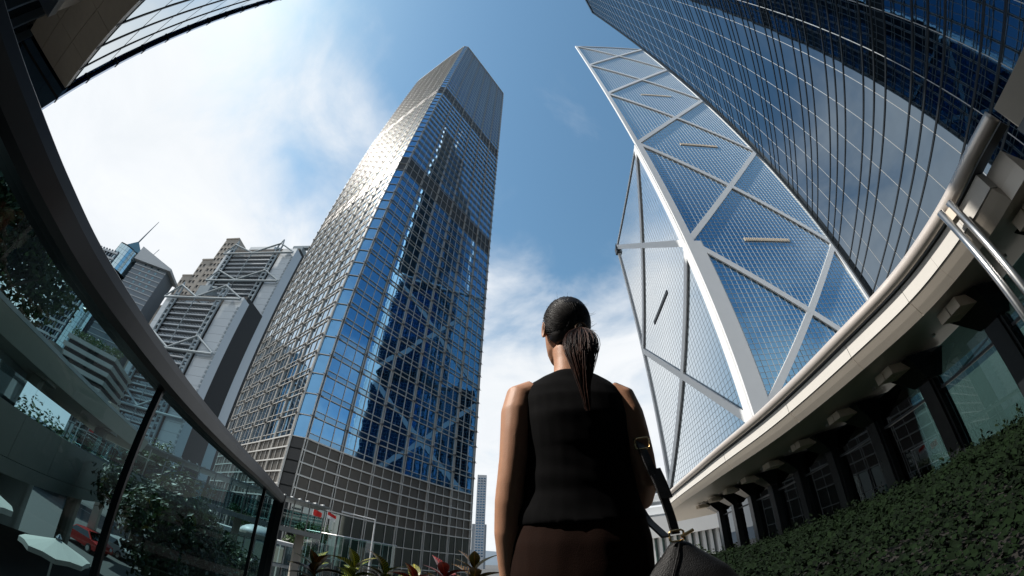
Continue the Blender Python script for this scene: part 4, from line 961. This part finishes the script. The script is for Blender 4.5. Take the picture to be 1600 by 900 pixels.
def car(pos, az, col, label, cat='car'):
    t = thing('parked_car', label, cat, pos); M = Matrix.Translation(pos) @ Matrix.Rotation(-rad(az), 4, 'Z')
    pt = mat('paint_' + label.split()[0], col, .25, .2, .05, 1)
    prof = [(-2.1, .35), (-2.15, .75), (-1.95, .92), (-1.2, .98), (-.75, 1.42), (.75, 1.45), (1.45, .98), (2.05, .85), (2.15, .55), (2.1, .35)]
    def part(nm, pts, hw0, hw1, m, zsplit=.98):
        b = MB(); rings = [[M @ Vector((s * (hw1 if z > zsplit + .05 else hw0), y, z)) for y, z in pts] for s in (-1, 1)]; b.loft(rings); return b.build(nm, m, t)
    part('body', prof, .88, .70, pt)
    for s in (-1, 1):
        g = MB(); g.face([M @ Vector((s * x, y, z)) for x, y, z in ((.885, -1.12, 1.0), (.885, 1.3, 1.0), (.73, .72, 1.38), (.73, -.7, 1.36))]); g.build('side_window', mirror_glass('car_glass', (.06, .07, .08), .05), t)
        h = MB(); h.tube([M @ Vector((s * .62, 2.11, .7)), M @ Vector((s * .62, 2.17, .7))], .12, 10); h.build('headlight', WHITE, t)
        for y in (-1.35, 1.35):
            w = MB(); w.tube([M @ Vector((s * .68, y, .33)), M @ Vector((s * .92, y, .33))], .33, 16); ww = w.build('wheel', mat('rubber', (.02, .02, .02), .8), t)
            rm = MB(); rm.tube([M @ Vector((s * .925, y, .33)), M @ Vector((s * .94, y, .33))], .2, 12); rm.build('rim', STEEL, ww)
    for y0, y1 in (((-1.22, .99), (-.77, 1.40)), ((1.47, .99), (.80, 1.42))):
        g = MB(); g.face([M @ Vector(p) for p in ((-.78, y0[0], y0[1] + .02), (.78, y0[0], y0[1] + .02), (.66, y1[0], y1[1] + .02), (-.66, y1[0], y1[1] + .02))]); g.build('windscreen', MATS['car_glass'], t)
car(polar(-54.4, 36.5, STREET + .01), 84, (0.42, 0.02, 0.015), 'red car stopped on the road beyond the umbrellas')
car(polar(-50.9, 38.5, STREET + .01), 85, (0.55, 0.57, 0.58), 'silver car on the road behind the red car')
car(polar(-35.0, 41, STREET + .01), 85, (0.05, 0.38, 0.36), 'teal car on the road below the shop row')
def glass_hall():
    t = thing('curved_glass_screen', 'curved green glass screen wall in front of the square tower base', 'wall', polar(-22, 46, STREET))
    gl = clear_glass('screen_glass', (0.30, 0.50, 0.48), 1.6); n = 12
    for i in range(n):
        a0, a1 = -28 + 12.5 * i / n, -28 + 12.5 * (i + 1) / n - .06; r = 46 - 3 * math.sin(PI * i / n); r1 = 46 - 3 * math.sin(PI * (i + 1) / n); m = MB(); m.face([polar(a0, r, -5.9), polar(a1, r1, -5.9), polar(a1, r1, 1.15), polar(a0, r, 1.15)]); m.build('glass_pane', gl, t)
        p = MB(); p.tube([polar(a0 - .03, r, STREET), polar(a0 - .03, r, 1.2)], .04, 6); p.build('post', STEEL, t)
    m = MB(); m.tube([polar(-28 + 12.5 * i / n, 46 - 3 * math.sin(PI * i / n), 1.2) for i in range(n + 1)], .06, 6); m.build('top_rail', STEEL, t)
glass_hall()
def lamp():
    b = polar(-18.9, 40, STREET); t = thing('street_lamp', 'white street lamp with a single flat arm before the square tower', 'street lamp', b); top = b + Vector((0, 0, 9.3)); arm = polar(-22.3, 40, 9.3 + STREET + .15)
    m = MB(); m.tube([b, top], [.11, .07], 8); m.build('pole', WHITE, t); m = MB(); m.tube([top, arm], .06, 8); m.build('arm', WHITE, t)
    h = MB(); d = (arm - top).normalized(); h.beam(arm - d * .1, arm + d * 1.0, .3, -.08, .06, Vector((0, 0, 1))); h.build('lamp_head', WHITE, t)
lamp()
def flag(az, d, cols, label):
    b = polar(az, d, STREET); t = thing('flagpole', label, 'flag', b); m = MB(); m.tube([b, b + Vector((0, 0, 10.4))], [.06, .03], 6); m.build('pole', WHITE, t)
    for k, c in enumerate(cols):
        m = MB(); n = 8; F = Frame(b, 75)
        for i in range(n):
            u0, u1 = .05 + 1.1 * i / n, .05 + 1.1 * (i + 1) / n; f = lambda u: .12 * math.sin(u * 5) * u; dr = lambda u: -.35 * u
            z0 = 10.2 - (k + 1) * .8 / len(cols); z1 = 10.2 - k * .8 / len(cols); m.face([F.p(u0, z0 + dr(u0), f(u0)), F.p(u1, z0 + dr(u1), f(u1)), F.p(u1, z1 + dr(u1), f(u1)), F.p(u0, z1 + dr(u0), f(u0))])
        m.build('cloth', mat('flag_%s_%d' % (label.split()[0], k), c, .8, 0, .05, 3), t)
flag(-27.6, 52, [(0.55, 0.02, 0.015)], 'red flag on a white pole before the square tower lobby')
flag(-25.6, 52, [(0.6, 0.03, 0.02), (0.7, 0.7, 0.7)], 'red and white flag on a white pole before the square tower lobby')
def dome():
    c = polar(-34.2, 45.0, -.65); t = thing('white_dome_kiosk', 'white domed rooflight on the shop roof beside the shrubs', 'rooflight', c); m = MB(); rings = []
    for i in range(6): a = PI / 2 * i / 6; rings.append([c + Vector((math.cos(q * PI / 8) * 2.0 * math.cos(a), math.sin(q * PI / 8) * 2.0 * math.cos(a), 1.0 * math.sin(a))) for q in range(16)])
    m.loft(rings); m.build('shell', WHITE, t, smooth=True); m = MB(); m.tube([c - Vector((0, 0, .15)), c + Vector((0, 0, .05))], 2.08, 20); m.build('kerb', CONC, t)
dome()
def finned_building():
    a, b = polar(20, 47), polar(35, 52); d = b - a; L = d.length; F = Frame(a, math.degrees(math.atan2(d.x, d.y)))
    t = thing('finned_low_building', 'low building with white vertical fins over green glass behind the canopy end', 'building', (a + b) / 2 + Vector((0, 0, STREET)))
    m = MB(); m.fbox(F, 0, L, STREET, 2.0, -8, -.5); m.build('core', DARKIN, t)
    m = MB(); m.fbox(F, -1, L + 1, 2.0, 4.4, -9, 1.2); m.build('roof_slab', WHITE, t); n = 16
    pm = pane_mesh('glass_pane', L / n - .05, 3.9, mirror_glass('green_pane', (.20, .30, .28), .03), .05); fm = MB(); fm.box(-.16, .16, -4, 2, -.3, .75); fmm = fm.mesh('fin', WHITE)
    for i in range(n): link('glass_pane', pm, t, F.mat((i + .5) * L / n, 0, -.3)); link('fin', fmm, t, F.mat(i * L / n, 0, 0))
    for k in range(3): b2 = MB(); b2.fbox(F, -4, 3.5, 5.0 + k * 1.6, 5.9 + k * 1.6, -6, -2); b2.build('terrace_band', WHITE, t)
finned_building()

# ------------------------------------------------------------------ woman seen from behind
def remeshed(mb, name, m, parent, voxel, smooth=6, noise_amp=0.0, noise_scale=8.0, nd=None):
    me0 = mb.mesh(name, m); tmp = bpy.data.scenes.new('scratch'); o = bpy.data.objects.new('scratch', me0); tmp.collection.objects.link(o)
    md = o.modifiers.new('r', 'REMESH'); md.mode = 'VOXEL'; md.voxel_size = voxel; md.use_smooth_shade = True
    sm = o.modifiers.new('s', 'SMOOTH'); sm.iterations = smooth; sm.factor = .5
    vl = tmp.view_layers[0]; vl.update(); me = bpy.data.meshes.new_from_object(o.evaluated_get(vl.depsgraph)); bpy.data.objects.remove(o); bpy.data.scenes.remove(tmp); bpy.data.meshes.remove(me0)
    me.name = name; o = link(name, me, parent)
    if noise_amp:
        vs = [(v.co.copy(), v.normal.copy()) for v in me.vertices]; out = []
        for co, nn in vs: out += list(co + nn * noise_amp * (nd(co) if nd else mnoise.noise(co * noise_scale)))
        me.vertices.foreach_set('co', out)
    me.polygons.foreach_set('use_smooth', [True] * len(me.polygons)); me.update(); return o
def ell(c, rx, ry, n=20, tilt=None, sq=2.0):
    out = []
    for i in range(n):
        a = 2 * PI * i / n; ca, sa = math.cos(a), math.sin(a); q = 2 / sq
        p = Vector((math.copysign(abs(ca) ** q, ca) * rx, math.copysign(abs(sa) ** q, sa) * ry, 0)); out.append(Vector(c) + (tilt @ p if tilt else p))
    return out
def limb(mb, pts, radii, n=14, flat=1.0):
    mb.tube(pts, radii, n)
BX, BY = .188, 1.035
def woman():
    t = thing('person', 'woman with a dark ponytail in a black sleeveless top looking up, back turned', 'person', Vector((BX, BY, DECK)))
    V = Vector
    skin = mat('skin', (0.50, 0.265, 0.165), .5, 0, .16, 22, .12, 420, .35)
    b = skin.node_tree.nodes['Principled BSDF']; b.inputs['Subsurface Weight'].default_value = .15; b.inputs['Subsurface Radius'].default_value = (.012, .005, .003)
    B = MB()
    tor = [(-.075, .150, .105, 0), (-.02, .168, .115, 0), (.04, .174, .118, 0), (.12, .158, .108, 0), (.22, .131, .093, -.004), (.32, .138, .095, -.008), (.39, .150, .097, -.010), (.45, .158, .090, -.008), (.49, .148, .076, -.004), (.520, .105, .062, 0), (.540, .066, .054, 0), (.565, .051, .050, .002), (.61, .047, .049, .010), (.66, .047, .052, .016)]
    B.loft([ell((BX, BY + dy, z), rx, ry, 24, None, 2.3) for z, rx, ry, dy in tor])
    # arms: one hanging, one with the forearm brought forward to carry the bag
    la = [V((BX - .118, BY - .012, .478)), V((.030, BY - .02, .462)), V((.020, BY - .035, .41)), V((.016, BY - .042, .35)), V((.010, BY - .046, .27)), V((.004, BY - .045, .21)), V((.001, BY - .038, .16)), V((-.002, BY - .025, .08)), V((.002, BY - .005, .0)), V((.006, BY + .006, -.05))]
    B.tube(la, [.050, .050, .047, .043, .038, .0365, .0375, .034, .027, .0235], 16)
    ra = [V((BX + .115, BY - .012, .474)), V((.336, BY - .02, .455)), V((.348, BY - .03, .40)), V((.356, BY - .035, .34)), V((.366, BY - .035, .27)), V((.372, BY - .025, .20)), V((.368, BY + .015, .165)), V((.352, BY + .09, .17)), V((.335, BY + .17, .185)), V((.328, BY + .20, .19))]
    B.tube(ra, [.050, .050, .047, .043, .038, .0365, .0365, .033, .026, .0235], 16)
    def hand(w, d, side, palm_n, curl):
        """Palm with four fingers of unequal length and a thumb from its side."""
        d = d.normalized(); pn = palm_n.normalized(); ac = d.cross(pn).normalized() * side
        B.loft([[w + d * q + ac * (wd * x) + pn * (th * y) for x, y in ((-1, -.5), (-.5, -1), (.5, -1), (1, -.5), (1, .5), (.5, 1), (-.5, 1), (-1, .5))] for q, wd, th in ((-.01, .022, .019), (.02, .028, .016), (.055, .038, .014), (.09, .039, .012))])
        for k, L in enumerate((.064, .074, .070, .054)):
            base = w + d * .086 + ac * (.029 - .0195 * k); dirn = d.copy(); p = base; pts = [base - d * .012, base]
            for j, seg in enumerate((.46, .31, .23)):
                dirn = (dirn + pn * curl * (.45 + .25 * j)).normalized(); p = p + dirn * L * seg; pts.append(p)
            B.tube(pts, [.0090, .0090, .0084, .0076, .0062], 8)
        tb = w + d * .026 + ac * .026; q = (d * .75 + ac * .75 + pn * .35).normalized(); B.tube([tb - ac * .012, tb, tb + q * .032, tb + q * .032 + (d * .9 + pn * .4 + ac * .2).normalized() * .030], [.013, .0125, .0105, .0078], 8)
    hand(la[-1], V((.03, .12, -1)), -1, V((1, .25, 0)), .5)
    hand(ra[-1], V((-.06, 1, .12)), -1, V((-.4, 0, -1)), 1.15)
    # legs and feet
    for s in (-1, 1):
        x = BX + s * .085
        B.tube([V((x, BY, .0)), V((x + s * .006, BY, -.10)), V((x, BY - .005, -.24)), V((x, BY, -.36)), V((x, BY - .012, -.48)), V((x, BY - .012, -.60)), V((x, BY - .008, -.72))], [.088, .083, .066, .052, .050, .038, .032], 16)
        B.loft([ell((x + s * .004, BY + y, -.755 + dz), rx, 1e-3 + rz, 12, Matrix.Rotation(PI / 2, 3, 'X')) for y, rx, rz, dz in ((-.055, .022, .024, 0), (-.03, .031, .034, .008), (.02, .032, .036, .010), (.08, .038, .026, -.004), (.13, .040, .019, -.012), (.165, .026, .013, -.016))])
    # head, turned a little to the left and tipped up
    R = Euler((rad(6), 0, rad(14))).to_matrix(); C = V((BX + .002, BY + .018, .742))
    def H(x, y, z): return C + R @ V((x, y, z))
    prof = [(-.112, .020, .024, .050), (-.100, .038, .045, .040), (-.075, .055, .068, .022), (-.045, .064, .080, .010), (-.010, .070, .086, .002), (.025, .0735, .089, -.004), (.060, .070, .085, -.008), (.088, .055, .066, -.010), (.104, .034, .042, -.010), (.111, .012, .016, -.010)]
    B.loft([[H(math.cos(2 * PI * i / 24) * rx, math.sin(2 * PI * i / 24) * ry + dy, z) for i in range(24)] for z, rx, ry, dy in prof])
    B.tube([H(0, .082, .018), H(0, .096, -.010), H(0, .107, -.030), H(0, .090, -.040)], [.007, .009, .012, .008], 8)       # nose
    B.tube([H(-.024, .078, -.061), H(0, .087, -.060), H(.024, .078, -.061)], [.004, .0075, .004], 8); B.tube([H(-.02, .076, -.070), H(0, .084, -.070), H(.02, .076, -.070)], [.004, .0075, .004], 8)   # lips
    for s in (-1, 1): B.tube([H(s * .014, .082, .022), H(s * .033, .080, .028), H(s * .052, .066, .022)], [.005, .006, .004], 8)     # brow
    body = remeshed(B, 'body', skin, t, .0048, 5)
    for s in (-1, 1):      # ears, eyes
        e = MB(); pts = []
        e.loft([[H(s * (.0700 + th), -.004 + math.cos(a) * .0155 * k + .002, -.008 + math.sin(a) * .029 * k - .004 * math.cos(a)) for a in [2 * PI * i / 16 for i in range(16)]] for th, k in ((-.002, .5), (.004, .85), (.012, 1.0), (.015, .92), (.0125, .72), (.008, .45))]); e.build('ear', skin, t, smooth=True)
        y = MB(); c = H(s * .032, .0745, .006); y.loft([[c + R @ (V((math.cos(a) * math.cos(q), math.sin(q), math.sin(a) * math.cos(q))) * .0115) for a in [2 * PI * i / 12 for i in range(12)]] for q in [(-1.4 + 2.8 * j / 6) for j in range(7)]]); yo = y.build('eye', mat('eye_white', (.7, .68, .65), .2), t, smooth=True)
        ir = MB(); c2 = H(s * .032, .0855, .008); ir.tube([c2, c2 + R @ V((0, .001, 0))], .005, 12); ir.build('iris', mat('iris', (.03, .015, .008), .2), yo)
    # sleeveless top
    cloth = mat('black_crepe', (0.0035, 0.0035, 0.004), .95, 0, .2, 30, .1, 500, .08)
    T = MB(); tr = [(.095, .176, .125, 0), (.12, .173, .122, 0), (.18, .158, .114, 0), (.24, .152, .110, -.004), (.32, .154, .110, -.008), (.39, .160, .110, -.010), (.45, .163, .101, -.008), (.488, .155, .086, -.004), (.515, .128, .074, 0), (.535, .096, .066, 0), (.549, .071, .061, .002), (.553, .064, .057, .003)]
    T.loft([ell((BX, BY + dy, z), rx, ry, 30, None, 2.35) for z, rx, ry, dy in tr])
    def folds(co):
        z = co.z; return mnoise.noise(V((co.x * 5 + z * 9, co.y * 5, z * 13))) * (1.2 if z < .3 else .5) + .5 * mnoise.noise(V((co.x * 14, co.y * 14, z * 26 + co.x * 10)))
    remeshed(T, 'sleeveless_top', cloth, t, .006, 4, .0045, 8, folds)
    # trousers
    tw = mat('brown_wool', (0.018, 0.0085, 0.006), .95, 0, .2, 30, .1, 400, .1); P = MB()
    P.loft([ell((BX, BY, z), rx, ry, 26, None, 2.3) for z, rx, ry in ((-.09, .172, .128), (-.02, .184, .130), (.05, .184, .128), (.11, .172, .118), (.145, .165, .113))])
    for s in (-1, 1):
        x = BX + s * .088; P.tube([V((x, BY, .02)), V((x, BY, -.10)), V((x, BY, -.25)), V((x, BY, -.45)), V((x, BY, -.62)), V((x, BY, -.735))], [.100, .096, .084, .076, .074, .074], 18)
    remeshed(P, 'trousers', tw, t, .0075, 5, .004, 8, lambda co: mnoise.noise(V((co.x * 11, co.y * 11, co.z * 3))) + .4 * mnoise.noise(V((co.x * 24, co.y * 24, co.z * 9))))
    for s in (-1, 1):
        sh = MB(); x = BX + s * .09
        sh.loft([ell((x, BY + y, -.762 + dz), rx, rz, 14, Matrix.Rotation(PI / 2, 3, 'X')) for y, rx, rz, dz in ((-.068, .022, .030, 0), (-.04, .036, .042, .004), (.02, .038, .040, .004), (.08, .045, .030, -.006), (.14, .046, .024, -.012), (.18, .028, .016, -.018))]); sh.build('shoe', mat('black_leather', (.012, .012, .012), .35), t, smooth=True)
    # hair: cap, combed strands, ponytail
    hm = mat('black_hair', (0.012, 0.009, 0.008), .48, 0, .25, 30, 0, 60, .35, 'Object', (1, 1, 1)); hm2 = mat('brown_hair', (0.060, 0.022, 0.013), .5, 0, .5, 25, .2, 60, .35)
    tie = H(.010, -.108, -.042)
    Hc = MB(); Hc.loft([[H(math.cos(2 * PI * i / 28) * rx, math.sin(2 * PI * i / 28) * ry + dy, z) for i in range(28)] for z, rx, ry, dy in ((-.072, .050, .030, -.040), (-.05, .066, .055, -.030), (-.01, .0735, .072, -.026), (.025, .0785, .086, -.016), (.060, .0765, .088, -.012), (.090, .062, .073, -.012), (.110, .040, .047, -.012), (.119, .014, .018, -.012))])
    Hc.tube([H(.003, -.07, -.03), tie + V((0, .02, 0)), tie], [.045, .026, .018], 12)
    hair = remeshed(Hc, 'hair', hm, t, .005, 5)
    random.seed(33); S = MB(); S2 = MB()
    def strand(mb, pts, r): mb.tube(pts, [r] * (len(pts) - 1) + [r * .4], 3, 0, False)
    cen = H(0, -.012, .02)
    for k in range(1700):      # combed back over the skull to the tie
        a = random.uniform(-PI * .98, PI * .98); zz = random.uniform(-.3, 1.0) if abs(a) < 2.2 else random.uniform(-.75, .2)
        d0 = V((math.sin(a) * math.cos(zz), math.cos(a) * math.cos(zz), math.sin(zz)))
        if d0.y > .55 and d0.z < .55: continue
        d1 = (R.inverted() @ (tie - cen)).normalized(); pts = []
        for j in range(9):
            u = j / 8; d = d0.slerp(d1, u ** .9) if d0.angle(d1) < 3.0 else d0.lerp(d1, u); d.normalize()
            rr = 1 / math.sqrt((d.x / .0805) ** 2 + (d.y / .0905) ** 2 + (d.z / (.102 if d.z > 0 else .112)) ** 2); p = cen + R @ (d * (rr + .0026 + .0012 * math.sin(k + u * 3)))
            pts.append(p.lerp(tie + rnd_dir() * .010, max(0, (u - .80) / .2) ** 1.5 * .9))
        strand(S, pts, random.uniform(.0005, .0010))
    for k in range(40):      # loose short hairs
        a = random.uniform(-2.9, 2.9); d = V((math.sin(a), -abs(math.cos(a)) * .8, random.uniform(-.6, .9))).normalized(); rr = 1 / math.sqrt((d.x / .0805) ** 2 + (d.y / .0905) ** 2 + (d.z / .104) ** 2); p = cen + R @ (d * rr); q = (V((d.x * .4, -.5, random.uniform(-.8, .5)))).normalized()
        strand(S, [p, p + R @ (q * .012 + d * .004), p + R @ (q * .026 + d * .006)], .0004)
    end = V((BX + .016, BY - .128, .392))
    for k in range(1500):
        a = random.uniform(0, 6.28); q = random.random() ** .5; sp = random.uniform(.55, 1.08); L = random.uniform(.82, 1.05); wav = random.uniform(0, 6.28); pts = []
        for j in range(11):
            u = j / 10; w = (.013 + .040 * math.sin(PI * min(1, u * 1.15) ** .8)) * (1 - .62 * max(0, u - .45)) * q * sp
            c = tie.lerp(end, u * L) + V((-.014 * math.sin(PI * u) , -.050 * math.sin(PI * min(1, u * .9)) * (1 - .35 * u), 0))
            pts.append(c + V((math.cos(a) * w + .003 * math.sin(wav + u * 5), math.sin(a) * w * .55, .004 * math.sin(a))))
        strand(S2 if random.random() < .62 and u else S, pts, random.uniform(.0006, .0011))
    S.build('hair_strands', hm, hair, smooth=True, stuff=True); S2.build('ponytail_strands', hm2, hair, smooth=True, stuff=True)
    ti = MB(); ax = V((0, -1, -.25)).normalized(); a1 = ax.orthogonal().normalized(); a2 = ax.cross(a1); ti.tube([tie - ax * .004 + (a1 * math.cos(q) + a2 * math.sin(q)) * .017 for q in [2 * PI * i / 18 for i in range(19)]], .0042, 8); ti.build('hair_tie', mat('tan_elastic', (.30, .18, .11), .6), hair, smooth=True)
woman()
def handbag():
    V = Vector; c = V((.405, .915, 0)); t = thing('handbag', 'black leather shoulder bag with gold buckles hanging from the woman\'s arm', 'handbag', c + V((0, 0, -.36)))
    lea = mat('grained_leather', (0.006, 0.006, 0.0065), .45, 0, .2, 40, .22, 320, .25); gold = mat('brass', (0.62, 0.42, 0.20), .25, 1.0, .1, 20)
    b = MB(); Rz = Matrix.Rotation(rad(-18), 3, 'Z')
    b.loft([[c + Rz @ (p - c) for p in ell((c.x + dx, c.y, z), rx, ry, 28, None, 2.6)] for z, rx, ry, dx in ((-.34, .13, .045, .02), (-.33, .155, .062, .02), (-.22, .165, .068, .018), (-.12, .140, .058, .012), (-.05, .098, .042, .006), (-.005, .050, .026, 0), (.022, .026, .016, -.004), (.030, .010, .008, -.004))])
    bo = remeshed(b, 'bag_body', lea, t, .006, 4, .003, 9)
    sm = MB(); sm.tube([c + Rz @ V((x, -ry, z)) for x, ry, z in ((-.004, .018, .02), (-.012, .030, -.005), (-.03, .046, -.05), (-.055, .060, -.12), (-.075, .069, -.22), (-.08, .063, -.32))], .0028, 6); sm.build('seam', lea, bo, smooth=True)
    def strap(pts, w, m, name):
        mb = MB(); P = catmull(pts, 8)
        rings = []
        for i, p in enumerate(P):
            tt = (P[min(i + 1, len(P) - 1)] - P[max(i - 1, 0)]).normalized(); s = tt.cross(V((.35, -1, .1))).normalized(); n = s.cross(tt); rings.append([p + s * w * x + n * .0028 * y for x, y in ((-.5, -1), (.5, -1), (.55, 0), (.5, 1), (-.5, 1), (-.55, 0))])
        mb.loft(rings); return mb.build(name, m, t, smooth=False)
    strap([(.392, .905, .045), (.388, .915, .10), (.376, .925, .17), (.358, .930, .235), (.350, .945, .285), (.350, .98, .312), (.352, 1.03, .298), (.356, 1.08, .22), (.372, 1.06, .12), (.398, .985, .045)], .026, lea, 'strap')
    strap([(.380, .902, .135), (.374, .910, .175), (.366, .918, .215)], .040, lea, 'strap_pad')
    def ring(c0, u, v, ru, rv, r, nm):
        m = MB(); m.tube([c0 + u * ru * x + v * rv * y for x, y in ((-1, -.7), (-1, .7), (-.7, 1), (.7, 1), (1, .7), (1, -.7), (.7, -1), (-.7, -1), (-1, -.7), (-1, .0))], r, 8); return m.build(nm, gold, t, smooth=True)
    ring(V((.351, .935, .292)), V((1, -.2, 0)).normalized(), V((0, 0, 1)), .019, .015, .0026, 'buckle')
    ring(V((.392, .900, .040)), V((1, -.2, 0)).normalized(), V((0, 0, 1)), .017, .013, .0028, 'ring')
    m = MB(); m.tube([V((.400, .895, .036)), V((.432, .89, .048))], .0045, 8); m.build('clasp', gold, t)
handbag()
